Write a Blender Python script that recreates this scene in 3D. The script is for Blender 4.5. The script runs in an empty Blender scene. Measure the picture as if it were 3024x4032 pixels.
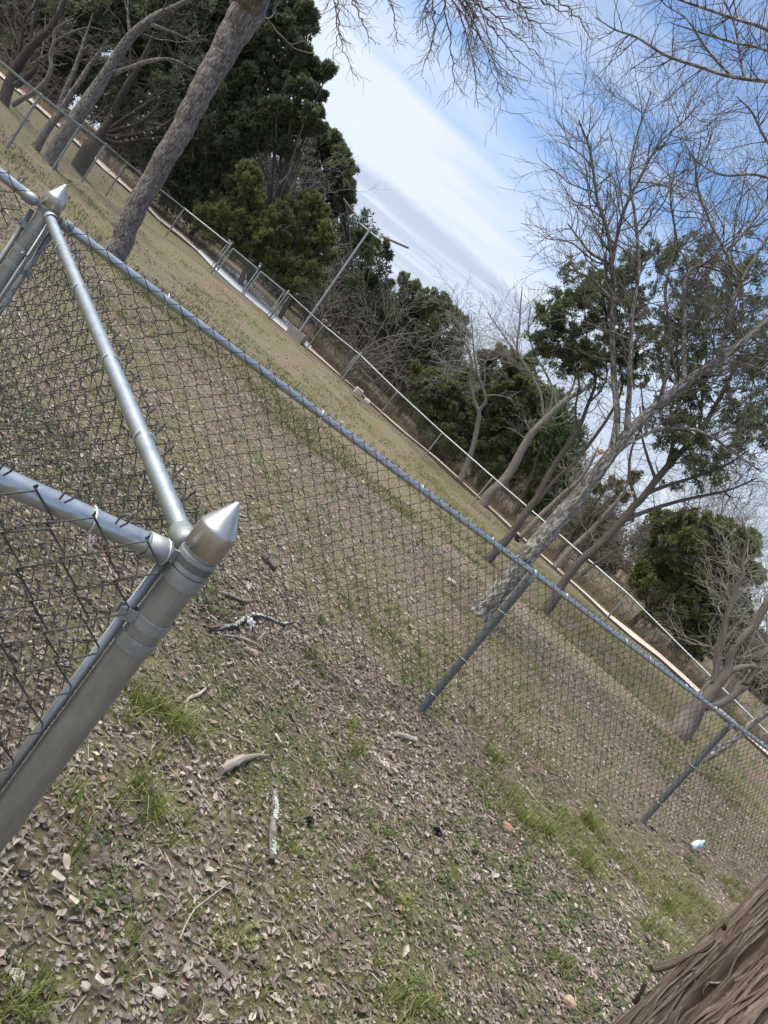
import bpy, math, random
import numpy as np
from mathutils import Matrix, Vector

random.seed(7); RNG = np.random.default_rng(11)
SC = bpy.context.scene
COL = SC.collection

# ------------------------------------------------------------------ camera
F_PX = 3028.0
PITCH = math.radians(8.4); ROLL = math.radians(37.9)
EYE = 1.5
CP, SP, CR, SR = math.cos(PITCH), math.sin(PITCH), math.cos(ROLL), math.sin(ROLL)
V_FWD = Vector((0, CP, -SP)); V_DN = Vector((0, -SP, -CP)); V_RT = Vector((1, 0, 0))
ax_x = V_RT * CR - V_DN * SR
ax_yd = V_RT * SR + V_DN * CR
cam_d = bpy.data.cameras.new('camera'); cam = bpy.data.objects.new('camera', cam_d); COL.objects.link(cam)
m = Matrix.Identity(4)
for i in range(3):
    m[i][0] = ax_x[i]; m[i][1] = -ax_yd[i]; m[i][2] = -V_FWD[i]
m[2][3] = EYE
cam.matrix_world = m
cam_d.sensor_fit = 'VERTICAL'; cam_d.sensor_height = 36.0; cam_d.sensor_width = 27.0
cam_d.lens = F_PX / 4032.0 * 36.0
cam_d.clip_start = 0.05; cam_d.clip_end = 3000
SC.camera = cam
SC.render.resolution_x = 768; SC.render.resolution_y = 1024

# ------------------------------------------------------------------ world, sun, exposure
SUN_EL = math.radians(60); SUN_AZ = math.radians(-105)      # azimuth from +Y (forward), negative = left
W = bpy.data.worlds.new('World'); SC.world = W; W.use_nodes = True
nt = W.node_tree; N = nt.nodes; LK = nt.links
for n in list(N): N.remove(n)
out = N.new('ShaderNodeOutputWorld'); bg = N.new('ShaderNodeBackground'); LK.new(bg.outputs[0], out.inputs[0])
bg.inputs['Strength'].default_value = 0.12
sky = N.new('ShaderNodeTexSky'); sky.sky_type = 'NISHITA'; sky.sun_disc = False
sky.sun_elevation = SUN_EL; sky.sun_rotation = SUN_AZ
sky.air_density = 1.0; sky.dust_density = 0.6; sky.ozone_density = 1.5
tc = N.new('ShaderNodeTexCoord'); sep = N.new('ShaderNodeSeparateXYZ'); LK.new(tc.outputs['Generated'], sep.inputs[0])
def wmath(op, a, b=None, c=None, clamp=False):
    n = N.new('ShaderNodeMath'); n.operation = op; n.use_clamp = clamp
    for i, v in enumerate((a, b, c)):
        if v is None: continue
        if isinstance(v, (int, float)): n.inputs[i].default_value = v
        else: LK.new(v, n.inputs[i])
    return n.outputs[0]
def wnoise(sx, sy, sz, scale, detail=4, rough=0.55, dist=0.0, loc=(0, 0, 0)):
    mp = N.new('ShaderNodeMapping'); mp.inputs['Scale'].default_value = (sx, sy, sz); mp.inputs['Location'].default_value = loc
    LK.new(tc.outputs['Generated'], mp.inputs[0])
    n = N.new('ShaderNodeTexNoise'); n.inputs['Scale'].default_value = scale; n.inputs['Detail'].default_value = detail
    n.inputs['Roughness'].default_value = rough; n.inputs['Distortion'].default_value = dist
    LK.new(mp.outputs[0], n.inputs['Vector']); return n.outputs['Fac']
el = wmath('MULTIPLY', wmath('ARCSINE', sep.outputs[2]), 180 / math.pi)
az = wmath('MULTIPLY', wmath('ARCTAN2', sep.outputs[0], sep.outputs[1]), 180 / math.pi)
warp = wmath('MULTIPLY', wmath('SUBTRACT', wnoise(1, 1, 3.5, 2.2, 3, 0.5), 0.5), 9.0)
elw = wmath('ADD', el, warp)
elw = wmath('ADD', elw, wmath('MULTIPLY', az, 0.03))
def ramp(fac, stops, interp='EASE'):
    r = N.new('ShaderNodeValToRGB'); r.color_ramp.interpolation = interp
    e = r.color_ramp.elements
    while len(e) > 1: e.remove(e[-1])
    e[0].position = stops[0][0]; e[0].color = (*([stops[0][1]] * 3), 1)
    for p, v in stops[1:]:
        k = e.new(p); k.color = (v, v, v, 1)
    LK.new(fac, r.inputs[0]); return r.outputs[0]
eln = wmath('DIVIDE', elw, 60.0, clamp=True)
cover = ramp(eln, [(0.0, .9), (.155, .86), (.20, .84), (.255, .50), (.32, .14), (.42, .12), (.52, .26), (.65, .34), (.85, .4), (1.0, .45)])
streak = wnoise(1.0, 1.0, 11.0, 2.6, 5, 0.6, 0.3)
wisp = wnoise(1.0, 1.3, 5.0, 3.0, 6, 0.62, 0.6, (3.1, 0.2, 1.7))
cover = wmath('ADD', cover, wmath('MULTIPLY', wmath('SUBTRACT', streak, 0.5), 1.15))
cover = wmath('ADD', cover, wmath('MULTIPLY', wmath('SUBTRACT', wisp, 0.52), 0.7))
leftw = wmath('MULTIPLY', wmath('SUBTRACT', wmath('MULTIPLY', az, -1.0), 2.0), 0.016, clamp=True)
cover = wmath('ADD', cover, leftw)
cover = wmath('MINIMUM', wmath('MAXIMUM', cover, 0.03), 0.97)
# darker layered bank low over the wood
bankn = wmath('ADD', el, wmath('MULTIPLY', wmath('SUBTRACT', wnoise(1, 1, 8, 3.0, 4, 0.55), 0.5), 2.6))
bank = ramp(wmath('DIVIDE', bankn, 20.0, clamp=True), [(0.0, .05), (.22, .5), (.34, .75), (.47, .95), (.497, .05), (1.0, 0.0)], 'LINEAR')
bstreak = ramp(wnoise(1, 1, 26, 2.0, 4, 0.6, 0.2, (1.3, 4, 0)), [(0.0, 1.0), (.50, 1.0), (.62, .25), (1.0, .1)])
bank = wmath('MULTIPLY', bank, bstreak)
def wmix(fac, a, b):
    n = N.new('ShaderNodeMix'); n.data_type = 'RGBA'
    LK.new(fac, n.inputs['Factor'])
    for s, v in ((n.inputs[6], a), (n.inputs[7], b)):
        if isinstance(v, tuple): s.default_value = v
        else: LK.new(v, s)
    return n.outputs[2]
CL = 3.3
skyc = N.new('ShaderNodeMix'); skyc.data_type = 'RGBA'; skyc.blend_type = 'MULTIPLY'; skyc.inputs['Factor'].default_value = 1.0
LK.new(sky.outputs[0], skyc.inputs[6]); skyc.inputs[7].default_value = (.50, .60, .70, 1)
c1 = wmix(cover, skyc.outputs[2], (.86 * CL, .93 * CL, 1.04 * CL, 1))
c2 = wmix(bank, c1, (.58 * CL, .67 * CL, .84 * CL, 1))
LK.new(c2, bg.inputs['Color'])

sl = bpy.data.lights.new('sun', 'SUN'); sl.energy = 2.3; sl.angle = math.radians(40); sl.color = (1.0, .96, .9)
so = bpy.data.objects.new('sun', sl); COL.objects.link(so)
sd = Vector((math.sin(SUN_AZ) * math.cos(SUN_EL), math.cos(SUN_AZ) * math.cos(SUN_EL), math.sin(SUN_EL)))
so.rotation_euler = sd.to_track_quat('Z', 'Y').to_euler()
VS = SC.view_settings
VS.view_transform = 'Standard'; VS.look = 'None'; VS.gamma = 1.0; VS.exposure = 1.35; VS.use_curve_mapping = False

# ------------------------------------------------------------------ geometry of the photograph
C0 = np.array([1512.0, 2016.0])
def ray(px, py):
    dx, dy = px - C0[0], py - C0[1]
    u = dx * CR + dy * SR; v = -dx * SR + dy * CR
    w = np.array([u, F_PX * CP - v * SP, -F_PX * SP - v * CP])
    return w / w[1]
def at(px, py, Y):
    a = ray(px, py) * Y; a[2] += EYE; return a
def mpp(Y): return Y * 1.0 / F_PX          # metres per photo pixel at distance Y (near the axis)

# ------------------------------------------------------------------ noise helpers
def _hash(ix, iy, s):
    n = (ix.astype(np.int64) * 374761393 + iy.astype(np.int64) * 668265263 + s * 1274126177) & 0x7fffffff
    n = ((n ^ (n >> 13)) * 1274126177) & 0x7fffffff
    return ((n ^ (n >> 16)) & 0xffff) / 65535.0
def vnoise(x, y, s=0):
    ix, iy = np.floor(x), np.floor(y); fx, fy = x - ix, y - iy
    fx = fx * fx * (3 - 2 * fx); fy = fy * fy * (3 - 2 * fy)
    a = _hash(ix, iy, s); b = _hash(ix + 1, iy, s); c = _hash(ix, iy + 1, s); d = _hash(ix + 1, iy + 1, s)
    return (a * (1 - fx) + b * fx) * (1 - fy) + (c * (1 - fx) + d * fx) * fy
def fbm(x, y, o=4, s=0):
    t = np.zeros_like(np.asarray(x, float)); amp = .5
    for i in range(o):
        t = t + amp * vnoise(x * 2 ** i, y * 2 ** i, s + i * 17); amp *= .5
    return t

# ------------------------------------------------------------------ terrain
FT_TOPS = {'a': (159, 374, 13.8), 'b': (317, 496, 16.5), 'c': (417, 569, 19.2), 'd': (501, 641, 21.8), 'e': (612, 730, 24.0),
           'f': (726, 821, 25.4), 'g': (907, 965, 25.7), 'h': (1132.5, 1152, 26.9), 'i': (1274, 1281, 27.2), 'j': (1418, 1397, 27.2),
           'k': (1565, 1541, 26.8), 'l': (1742, 1704, 25.2), 'm': (1941, 1879, 23.8), 'n': (2195, 2098, 21.6), 'o': (2472, 2338, 19.6),
           'p': (2805, 2670, 18.2)}
FTOP = {k: at(*v) for k, v in FT_TOPS.items()}
FTOP['q'] = FTOP['p'] + (FTOP['p'] - FTOP['o']) * 0.95
FTOP['0'] = FTOP['a'] + (FTOP['a'] - FTOP['b']) * 1.0
FTOP['0'] = np.array([FTOP['0'][0], FTOP['0'][1], FTOP['a'][2] + .02])
FH = 1.1
P1 = np.array([-.19, 1.18, 0.0]); P1TIP = EYE - .304
P2 = np.array([-1.526, 2.6, 0.14]); P2TIP = EYE - .169
PM = np.array([.895, 4.40, .033]); PN = np.array([3.18, 6.04, -.08]); PO = np.array([5.5, 7.70, -.2])
PATH = [(-40, 268, 20.6), (0, 299, 21), (48, 347, 21.5), (120, 402, 22), (205, 480, 22.5), (300, 567, 23.4), (362, 627, 24), (434, 695, 24.8), (500, 745, 25.5), (578, 820, 26.4),
        (640, 885, 26.9), (700, 926, 27.0), (777, 992, 27.0)]
SLAB = [(777, 992, 27.0), (825, 1050, 26.9), (880, 1098, 26.9), (980, 1183, 27.5), (1065, 1255, 27.7), (1148, 1325, 27.8), (1216, 1378, 28.0)]
PATH2 = [(1216, 1378, 28.0), (1300, 1450, 28.2), (1348, 1492, 28.2), (1396, 1532, 28.0), (1493, 1620, 27.6), (1590, 1707, 26.9), (1676, 1774, 26.3), (1806, 1890, 25.6), (1903, 1981, 25.0),
         (2012, 2082, 24.0), (2130, 2190, 22.8), (2222, 2272, 22.0), (2263, 2308, 21.6), (2310, 2350, 21.2), (2393, 2431, 20.6), (2513, 2533, 20.2), (2610, 2605, 20.0), (2682, 2672, 19.8), (2841, 2822, 19.2),
         (2899, 2870, 19.0), (2947, 2909, 18.9), (3020, 2976, 18.8), (3120, 3070, 18.6)]
def far_px(q):
    t = q[3] if len(q) > 3 else 9; d = q[4] if len(q) > 4 else 1.6
    return q[0] + .614 * t, q[1] - .789 * t, q[2] + d
PATH = [(*q, 16, 1.9) for q in PATH]
SLAB = [(*q, t, d) for q, t, d in zip(SLAB, (18, 38, 50, 50, 44, 32, 16), (1.8, 3, 3.4, 3.4, 3.2, 2.4, 1.6))]
PATH2 = [(*q, np.interp(q[0], [1216, 1300, 2000, 2300, 2450, 3100], [11, 5, 5, 7, 15, 17]), np.interp(q[0], [1216, 2000, 2300, 3100], [1.2, .8, .9, 1.4])) for q in PATH2]
ctrl = [(0, 0, 0), (0, -4, 0), (3, -3, 0), (-4, -2, .15), (2, 2, -.02), (6, 4, -.2), (-3, 1.5, .15), tuple(P1), tuple(P2), tuple(PM), tuple(PN), tuple(PO)]
for k, t in FTOP.items(): ctrl.append((t[0], t[1], t[2] - FH))
for L in (PATH, SLAB, PATH2):
    for q in L[::2]: ctrl.append(tuple(at(*q[:3]))); ctrl.append(tuple(at(*far_px(q))))
ctrl.append(tuple(at(437, 1020, 13.0))); ctrl.append(tuple(at(1886, 2420, 8.6))); ctrl.append(tuple(at(2660, 2880, 12.9)))
ctrl += [(-22, 30, 1.5), (-14, 36, 1.3), (-4, 38, .9), (6, 36, .5), (18, 30, .0), (26, 22, -.4), (12, 12, -.5), (16, 6, -.6), (-16, 8, .9), (-12, 2, .6), (10, -5, -.3), (-10, -8, .3)]
CT = np.array(ctrl, float)
def _tps_fit(P, z, lam):
    n = len(P); d = np.linalg.norm(P[:, None] - P[None], axis=2)
    K = np.where(d > 0, d * d * np.log(d + 1e-9), 0) + lam * np.eye(n)
    Q = np.hstack([np.ones((n, 1)), P]); A = np.zeros((n + 3, n + 3)); A[:n, :n] = K; A[:n, n:] = Q; A[n:, :n] = Q.T
    return np.linalg.solve(A, np.concatenate([z, np.zeros(3)]))
_TP = CT[:, :2] / 10.0; _TW = _tps_fit(_TP, CT[:, 2], 0.004)
def gz(x, y):
    x = np.atleast_1d(np.asarray(x, float)); y = np.atleast_1d(np.asarray(y, float))
    xx = np.clip(x, -30, 30); yy = np.clip(y, -10, 44)
    P = np.stack([xx, yy], -1).reshape(-1, 2) / 10.0
    o = np.empty(len(P))
    for i in range(0, len(P), 20000):
        q = P[i:i + 20000]; d2 = ((q[:, None] - _TP[None]) ** 2).sum(2)
        U = 0.5 * d2 * np.log(d2 + 1e-12)
        o[i:i + 20000] = U @ _TW[:-3] + _TW[-3] + q @ _TW[-2:]
    return np.clip(o, -2.5, 2.5).reshape(x.shape)
def g1(x, y): return float(gz(x, y)[0])
def ghit(px, py, y0=.4, y1=40):
    a = ray(px, py); ys = np.linspace(y0, y1, 1600)
    zz = a[2] * ys + EYE; g = gz(a[0] * ys, ys); k = np.argmax(zz < g)
    Y = ys[k] if zz[k] < g[k] else y1
    return np.array([a[0] * Y, Y, g1(a[0] * Y, Y)])

# ------------------------------------------------------------------ object helpers
def tag(o, label=None, cat=None, group=None, kind=None):
    if label: o['label'] = label
    if cat: o['category'] = cat
    if group: o['group'] = group
    if kind: o['kind'] = kind
    return o
def empty(name, loc, label, cat, group=None):
    o = bpy.data.objects.new(name, None); COL.objects.link(o); o.location = loc; o.empty_display_size = .2
    return tag(o, label, cat, group)
class MB:
    def __init__(s): s.V = []; s.Q = []; s.T = []; s.C = []; s.B = []; s.n = 0; s.hasC = False; s.hasB = False
    def add(s, V, F, col=None, bark=None):
        V = np.asarray(V, float).reshape(-1, 3); F = np.asarray(F, int)
        if len(V) == 0: return
        s.V.append(V)
        (s.Q if F.shape[1] == 4 else s.T).append(F + s.n)
        if col is None: c = np.ones((len(V), 4)) * .5
        else:
            col = np.asarray(col, float); s.hasC = True
            c = np.ones((len(V), 4)); c[:, :3] = col if col.ndim == 2 else col[None]
        s.C.append(c)
        if bark is None: b = V.copy()
        else: b = bark; s.hasB = True
        s.B.append(b); s.n += len(V)
    def poly(s, V, faces, col=None):          # mixed small polygons -> fan triangles
        T = []
        for f in faces:
            for i in range(1, len(f) - 1): T.append((f[0], f[i], f[i + 1]))
        s.add(V, np.array(T), col)
    def build(s, name, mat, parent=None, smooth=True, world=True):
        me = bpy.data.meshes.new(name)
        V = np.vstack(s.V); me.vertices.add(len(V)); 
        off = np.zeros(3)
        if parent is not None:
            off = np.array(parent.matrix_world.translation) if parent.parent else np.array(parent.location)
            if parent.parent: off = np.array(_origin(parent))
        me.vertices.foreach_set('co', (V - off).ravel().astype(np.float32))
        Q = np.vstack(s.Q) if s.Q else np.zeros((0, 4), int); T = np.vstack(s.T) if s.T else np.zeros((0, 3), int)
        nl = len(Q) * 4 + len(T) * 3; me.loops.add(nl)
        me.loops.foreach_set('vertex_index', np.concatenate([Q.ravel(), T.ravel()]).astype(np.int32))
        me.polygons.add(len(Q) + len(T))
        st = np.concatenate([np.arange(len(Q)) * 4, len(Q) * 4 + np.arange(len(T)) * 3]).astype(np.int32)
        me.polygons.foreach_set('loop_start', st)
        me.polygons.foreach_set('use_smooth', np.full(len(Q) + len(T), smooth, bool))
        if s.hasC:
            a = me.attributes.new('Col', 'FLOAT_COLOR', 'POINT'); a.data.foreach_set('color', np.vstack(s.C).ravel().astype(np.float32))
        if s.hasB:
            a = me.attributes.new('bark', 'FLOAT_VECTOR', 'POINT'); a.data.foreach_set('vector', np.vstack(s.B).ravel().astype(np.float32))
        me.update(calc_edges=True)
        me.materials.append(mat)
        o = bpy.data.objects.new(name, me); COL.objects.link(o)
        if parent is not None: o.parent = parent
        return o
def _origin(o):
    v = Vector((0, 0, 0))
    while o is not None: v += o.location; o = o.parent
    return v

def frames(P):
    """rotation-minimising frames along one polyline"""
    P = np.asarray(P, float); t = np.gradient(P, axis=0); t /= np.linalg.norm(t, axis=1)[:, None] + 1e-12
    u = np.zeros_like(P); r = np.array([1.0, 0, 0]) if abs(t[0][0]) < .8 else np.array([0, 1.0, 0])
    r = r - t[0] * (r @ t[0]); r /= np.linalg.norm(r); u[0] = r
    for i in range(1, len(P)):
        r = r - t[i] * (r @ t[i]); r /= np.linalg.norm(r) + 1e-12; u[i] = r
    return t, u, np.cross(t, u)
def tube(mb, P, R, n=8, cap=True, col=None, rough=0.0, seed=0, bark=False):
    P = np.asarray(P, float); K = len(P); R = np.broadcast_to(np.asarray(R, float), (K,))
    t, u, w = frames(P); th = np.arange(n) / n * 2 * math.pi
    L = np.concatenate([[0], np.cumsum(np.linalg.norm(np.diff(P, axis=0), axis=1))])
    rr = R[:, None] * np.ones((1, n))
    if rough:
        ph = np.cos(th)[None] * 2.2 + 7 + L[:, None] * 0; q = np.sin(th)[None] * 2.2 + L[:, None] / max(R.mean() * 3, .02)
        rr = rr * (1 + rough * 2 * (fbm(ph + seed, q, 3, seed) - .45))
    V = P[:, None] + rr[..., None] * (np.cos(th)[None, :, None] * u[:, None] + np.sin(th)[None, :, None] * w[:, None])
    b = None
    if bark:
        b = np.stack([np.cos(th)[None] * R.max() * np.ones((K, 1)), np.sin(th)[None] * R.max() * np.ones((K, 1)), L[:, None] * np.ones((1, n)) + seed * 3.7], -1).reshape(-1, 3)
    i = np.arange(K - 1)[:, None] * n; j = np.arange(n)[None]; j2 = (j + 1) % n
    F = np.stack([i + j, i + j2, i + n + j2, i + n + j], -1).reshape(-1, 4)
    V = V.reshape(-1, 3)
    mb.add(V, F, col, b)
    if cap:
        for k, rev in ((0, True), (K - 1, False)):
            ring = V[k * n:(k + 1) * n]; c = ring.mean(0)
            VV = np.vstack([ring, c[None]]); T = [((q + 1) % n, q, n) if rev else (q, (q + 1) % n, n) for q in range(n)]
            bb = None
            if bark: bb = np.vstack([b[k * n:(k + 1) * n], b[k * n:k * n + 1]])
            mb.add(VV, np.array(T), col, bb)
def tubes(mb, P, R, n=4, ref=None, col=None):
    """many polylines of equal length: P (N,K,3), R scalar | (N,K)"""
    P = np.asarray(P, float); Nn, K = P.shape[:2]
    if Nn == 0: return
    t = np.gradient(P, axis=1) if K > 2 else np.repeat((P[:, 1:] - P[:, :1]), 2, axis=1)
    t /= np.linalg.norm(t, axis=2, keepdims=True) + 1e-12
    if ref is None:
        ref = np.where(np.abs(t[..., 2:3]) > .9, np.array([1.0, 0, 0]), np.array([0, 0, 1.0]))
    else: ref = np.broadcast_to(np.asarray(ref, float), t.shape)
    u = np.cross(t, ref); u /= np.linalg.norm(u, axis=2, keepdims=True) + 1e-12
    w = np.cross(t, u); th = np.arange(n) / n * 2 * math.pi
    R = np.broadcast_to(np.asarray(R, float), (Nn, K))
    V = P[:, :, None] + R[:, :, None, None] * (np.cos(th)[None, None, :, None] * u[:, :, None] + np.sin(th)[None, None, :, None] * w[:, :, None])
    b = (np.arange(Nn) * K * n)[:, None, None]; i = (np.arange(K - 1) * n)[None, :, None]; j = np.arange(n)[None, None]; j2 = (j + 1) % n
    F = np.stack([b + i + j, b + i + j2, b + i + n + j2, b + i + n + j], -1).reshape(-1, 4)
    c = None
    if col is not None:
        col = np.asarray(col, float)
        c = np.repeat(col, K * n, axis=0) if col.ndim == 2 else col
    mb.add(V.reshape(-1, 3), F, c)
def lathe(mb, c, prof, n=24, axis=(0, 0, 1), col=None):
    a = Vector(axis).normalized(); u = a.orthogonal().normalized(); w = a.cross(u)
    c = np.array(c, float); a, u, w = map(np.array, (a, u, w)); th = np.arange(n) / n * 2 * math.pi
    V = np.array([[c + a * h + r * (math.cos(x) * u + math.sin(x) * w) for x in th] for r, h in prof]).reshape(-1, 3)
    K = len(prof); i = np.arange(K - 1)[:, None] * n; j = np.arange(n)[None]; j2 = (j + 1) % n
    mb.add(V, np.stack([i + j, i + j2, i + n + j2, i + n + j], -1).reshape(-1, 4), col)
def box(mb, c, ex, ey, ez, col=None, bevel=0):
    c, ex, ey, ez = (np.array(q, float) for q in (c, ex, ey, ez))
    V = [c + sx * ex + sy * ey + sz * ez for sz in (-1, 1) for sy in (-1, 1) for sx in (-1, 1)]
    mb.add(V, np.array([(0, 2, 3, 1), (4, 5, 7, 6), (0, 1, 5, 4), (2, 6, 7, 3), (0, 4, 6, 2), (1, 3, 7, 5)]), col)
def spline(pts, step):
    P = np.asarray(pts, float); L = np.linalg.norm(np.diff(P[:, :3], axis=0), axis=1); s = np.concatenate([[0], np.cumsum(L)])
    n = max(2, int(s[-1] / step) + 1); q = np.linspace(0, s[-1], n); o = np.empty((n, P.shape[1]))
    # Catmull-Rom
    Pe = np.vstack([2 * P[0] - P[1], P, 2 * P[-1] - P[-2]])
    for k, x in enumerate(q):
        i = min(max(int(np.searchsorted(s, x, 'right') - 1), 0), len(P) - 2); t = (x - s[i]) / max(L[i], 1e-9)
        a, b, c, d = Pe[i], Pe[i + 1], Pe[i + 2], Pe[i + 3]
        o[k] = .5 * (2 * b + (c - a) * t + (2 * a - 5 * b + 4 * c - d) * t * t + (3 * b - a - 3 * c + d) * t ** 3)
    return o

# ------------------------------------------------------------------ materials
def mat(name):
    mm = bpy.data.materials.new(name); mm.use_nodes = True; t = mm.node_tree
    return mm, t, t.nodes, t.links, t.nodes['Principled BSDF']
def noise_node(t, vec, scale, detail=4, rough=.6, sc=(1, 1, 1), dist=0):
    mp = t.nodes.new('ShaderNodeMapping'); mp.inputs['Scale'].default_value = sc; t.links.new(vec, mp.inputs[0])
    n = t.nodes.new('ShaderNodeTexNoise'); n.inputs['Scale'].default_value = scale; n.inputs['Detail'].default_value = detail; n.inputs['Roughness'].default_value = rough
    n.inputs['Distortion'].default_value = dist
    t.links.new(mp.outputs[0], n.inputs['Vector']); return n.outputs['Fac']
def cramp(t, fac, stops):
    r = t.nodes.new('ShaderNodeValToRGB'); e = r.color_ramp.elements
    while len(e) > 1: e.remove(e[-1])
    e[0].position = stops[0][0]; e[0].color = (*stops[0][1], 1)
    for p, c in stops[1:]: e.new(p).color = (*c, 1)
    t.links.new(fac, r.inputs[0]); return r.outputs[0]
def objvec(t): return t.nodes.new('ShaderNodeTexCoord').outputs['Object']
def bump(t, b, h, dist, strength=1.0):
    n = t.nodes.new('ShaderNodeBump'); n.inputs['Distance'].default_value = dist; n.inputs['Strength'].default_value = strength
    t.links.new(h, n.inputs['Height']); t.links.new(n.outputs[0], b.inputs['Normal'])
def mixc(t, fac, a, b, mode='MIX'):
    n = t.nodes.new('ShaderNodeMix'); n.data_type = 'RGBA'; n.blend_type = mode
    if isinstance(fac, (int, float)): n.inputs['Factor'].default_value = fac
    else: t.links.new(fac, n.inputs['Factor'])
    for s, v in ((n.inputs[6], a), (n.inputs[7], b)):
        if isinstance(v, tuple): s.default_value = (*v, 1)
        else: t.links.new(v, s)
    return n.outputs[2]
def metal(name, c1, c2, rough=(.35, .6), metallic=.85, scale=14, sc=(1, 1, .15), spot=None):
    mm, t, N_, L_, b = mat(name); v = objvec(t)
    f = noise_node(t, v, scale, 6, .65, sc); colr = cramp(t, f, [(.3, c1), (.7, c2)])
    if spot:
        g = noise_node(t, v, 55, 5, .7); k = cramp(t, g, [(.58, (0, 0, 0)), (.68, (1, 1, 1))]); colr = mixc(t, k, colr, spot)
    L_.new(colr, b.inputs['Base Color']); b.inputs['Metallic'].default_value = metallic
    rr = t.nodes.new('ShaderNodeMapRange'); rr.inputs['To Min'].default_value = rough[0]; rr.inputs['To Max'].default_value = rough[1]
    L_.new(noise_node(t, v, scale * 3, 5, .6), rr.inputs[0]); L_.new(rr.outputs[0], b.inputs['Roughness'])
    bump(t, b, noise_node(t, v, 160, 4, .7), .0004, .6)
    return mm
M_RAIL = metal('galvanised_rail', (.36, .40, .43), (.50, .54, .57), (.3, .5), .9, 20, (1, 1, 1))
M_POST = metal('weathered_post', (.27, .27, .268), (.40, .402, .40), (.38, .58), .8, 34, (1, 1, .35), (.34, .335, .32))
M_CAP = metal('pressed_steel_cap', (.40, .38, .36), (.56, .54, .52), (.28, .5), .95, 18, (1, 1, .3))
M_BAND = metal('galvanised_band', (.27, .29, .29), (.38, .40, .40), (.5, .7), .75, 40, (1, 1, 1), (.46, .48, .47))
M_LPOST = metal('grey_line_post', (.11, .118, .115), (.19, .195, .185), (.5, .7), .5, 18, (1, 1, .1))
M_WIRE = metal('weathered_wire', (.022, .019, .018), (.065, .058, .054), (.5, .75), .35, 30, (1, 1, 1))
M_WIRE2 = metal('grey_wire', (.06, .055, .052), (.15, .14, .132), (.45, .65), .6, 30, (1, 1, 1))
M_TIE = metal('aluminium_tie', (.62, .62, .62), (.78, .78, .78), (.3, .5), .9, 30, (1, 1, 1))
M_FRAIL = metal('far_galvanised', (.40, .45, .45), (.52, .57, .57), (.35, .55), .75, 6, (1, 1, 1))
M_FPOST = metal('far_post', (.24, .24, .22), (.34, .34, .31), (.5, .7), .5, 6, (1, 1, .3))
M_FWIRE = metal('far_wire', (.14, .14, .13), (.22, .22, .2), (.5, .7), .5, 4, (1, 1, 1))
M_POLE = metal('pole_paint', (.30, .33, .33), (.42, .44, .43), (.45, .6), .5, 4, (1, 1, .3))
def plain(name, c1, c2, rough=.8, scale=20, bd=.002, sc=(1, 1, 1), detail=6):
    mm, t, N_, L_, b = mat(name); v = objvec(t); f = noise_node(t, v, scale, detail, .65, sc)
    L_.new(cramp(t, f, [(.32, c1), (.68, c2)]), b.inputs['Base Color']); b.inputs['Roughness'].default_value = rough
    bump(t, b, noise_node(t, v, scale * 2.3, detail, .7, sc), bd); return mm
def colmat(name, rough=.75, var=.35, trans=0.0, spec=.3):
    mm, t, N_, L_, b = mat(name); a = t.nodes.new('ShaderNodeAttribute'); a.attribute_name = 'Col'
    v = objvec(t); f = noise_node(t, v, 9, 4, .6); k = cramp(t, f, [(.25, (1 - var,) * 3), (.75, (1 + var,) * 3)])
    c = mixc(t, 1.0, a.outputs['Color'], k, 'MULTIPLY')
    L_.new(c, b.inputs['Base Color']); b.inputs['Roughness'].default_value = rough; b.inputs['Specular IOR Level'].default_value = spec
    if trans:
        tr = N_.new('ShaderNodeBsdfTranslucent'); L_.new(c, tr.inputs['Color']); ms = N_.new('ShaderNodeMixShader'); ms.inputs[0].default_value = trans
        L_.new(b.outputs[0], ms.inputs[1]); L_.new(tr.outputs[0], ms.inputs[2]); L_.new(ms.outputs[0], N_['Material Output'].inputs[0])
    return mm
M_LEAF = colmat('foliage', .55, .35, .4, .4)
M_LITTER = colmat('litter', .85, .3, .1, .15)
M_GRASS = colmat('grass', .6, .25, .3, .3)
M_TWIG = colmat('twig', .85, .3, 0, .2)
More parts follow.
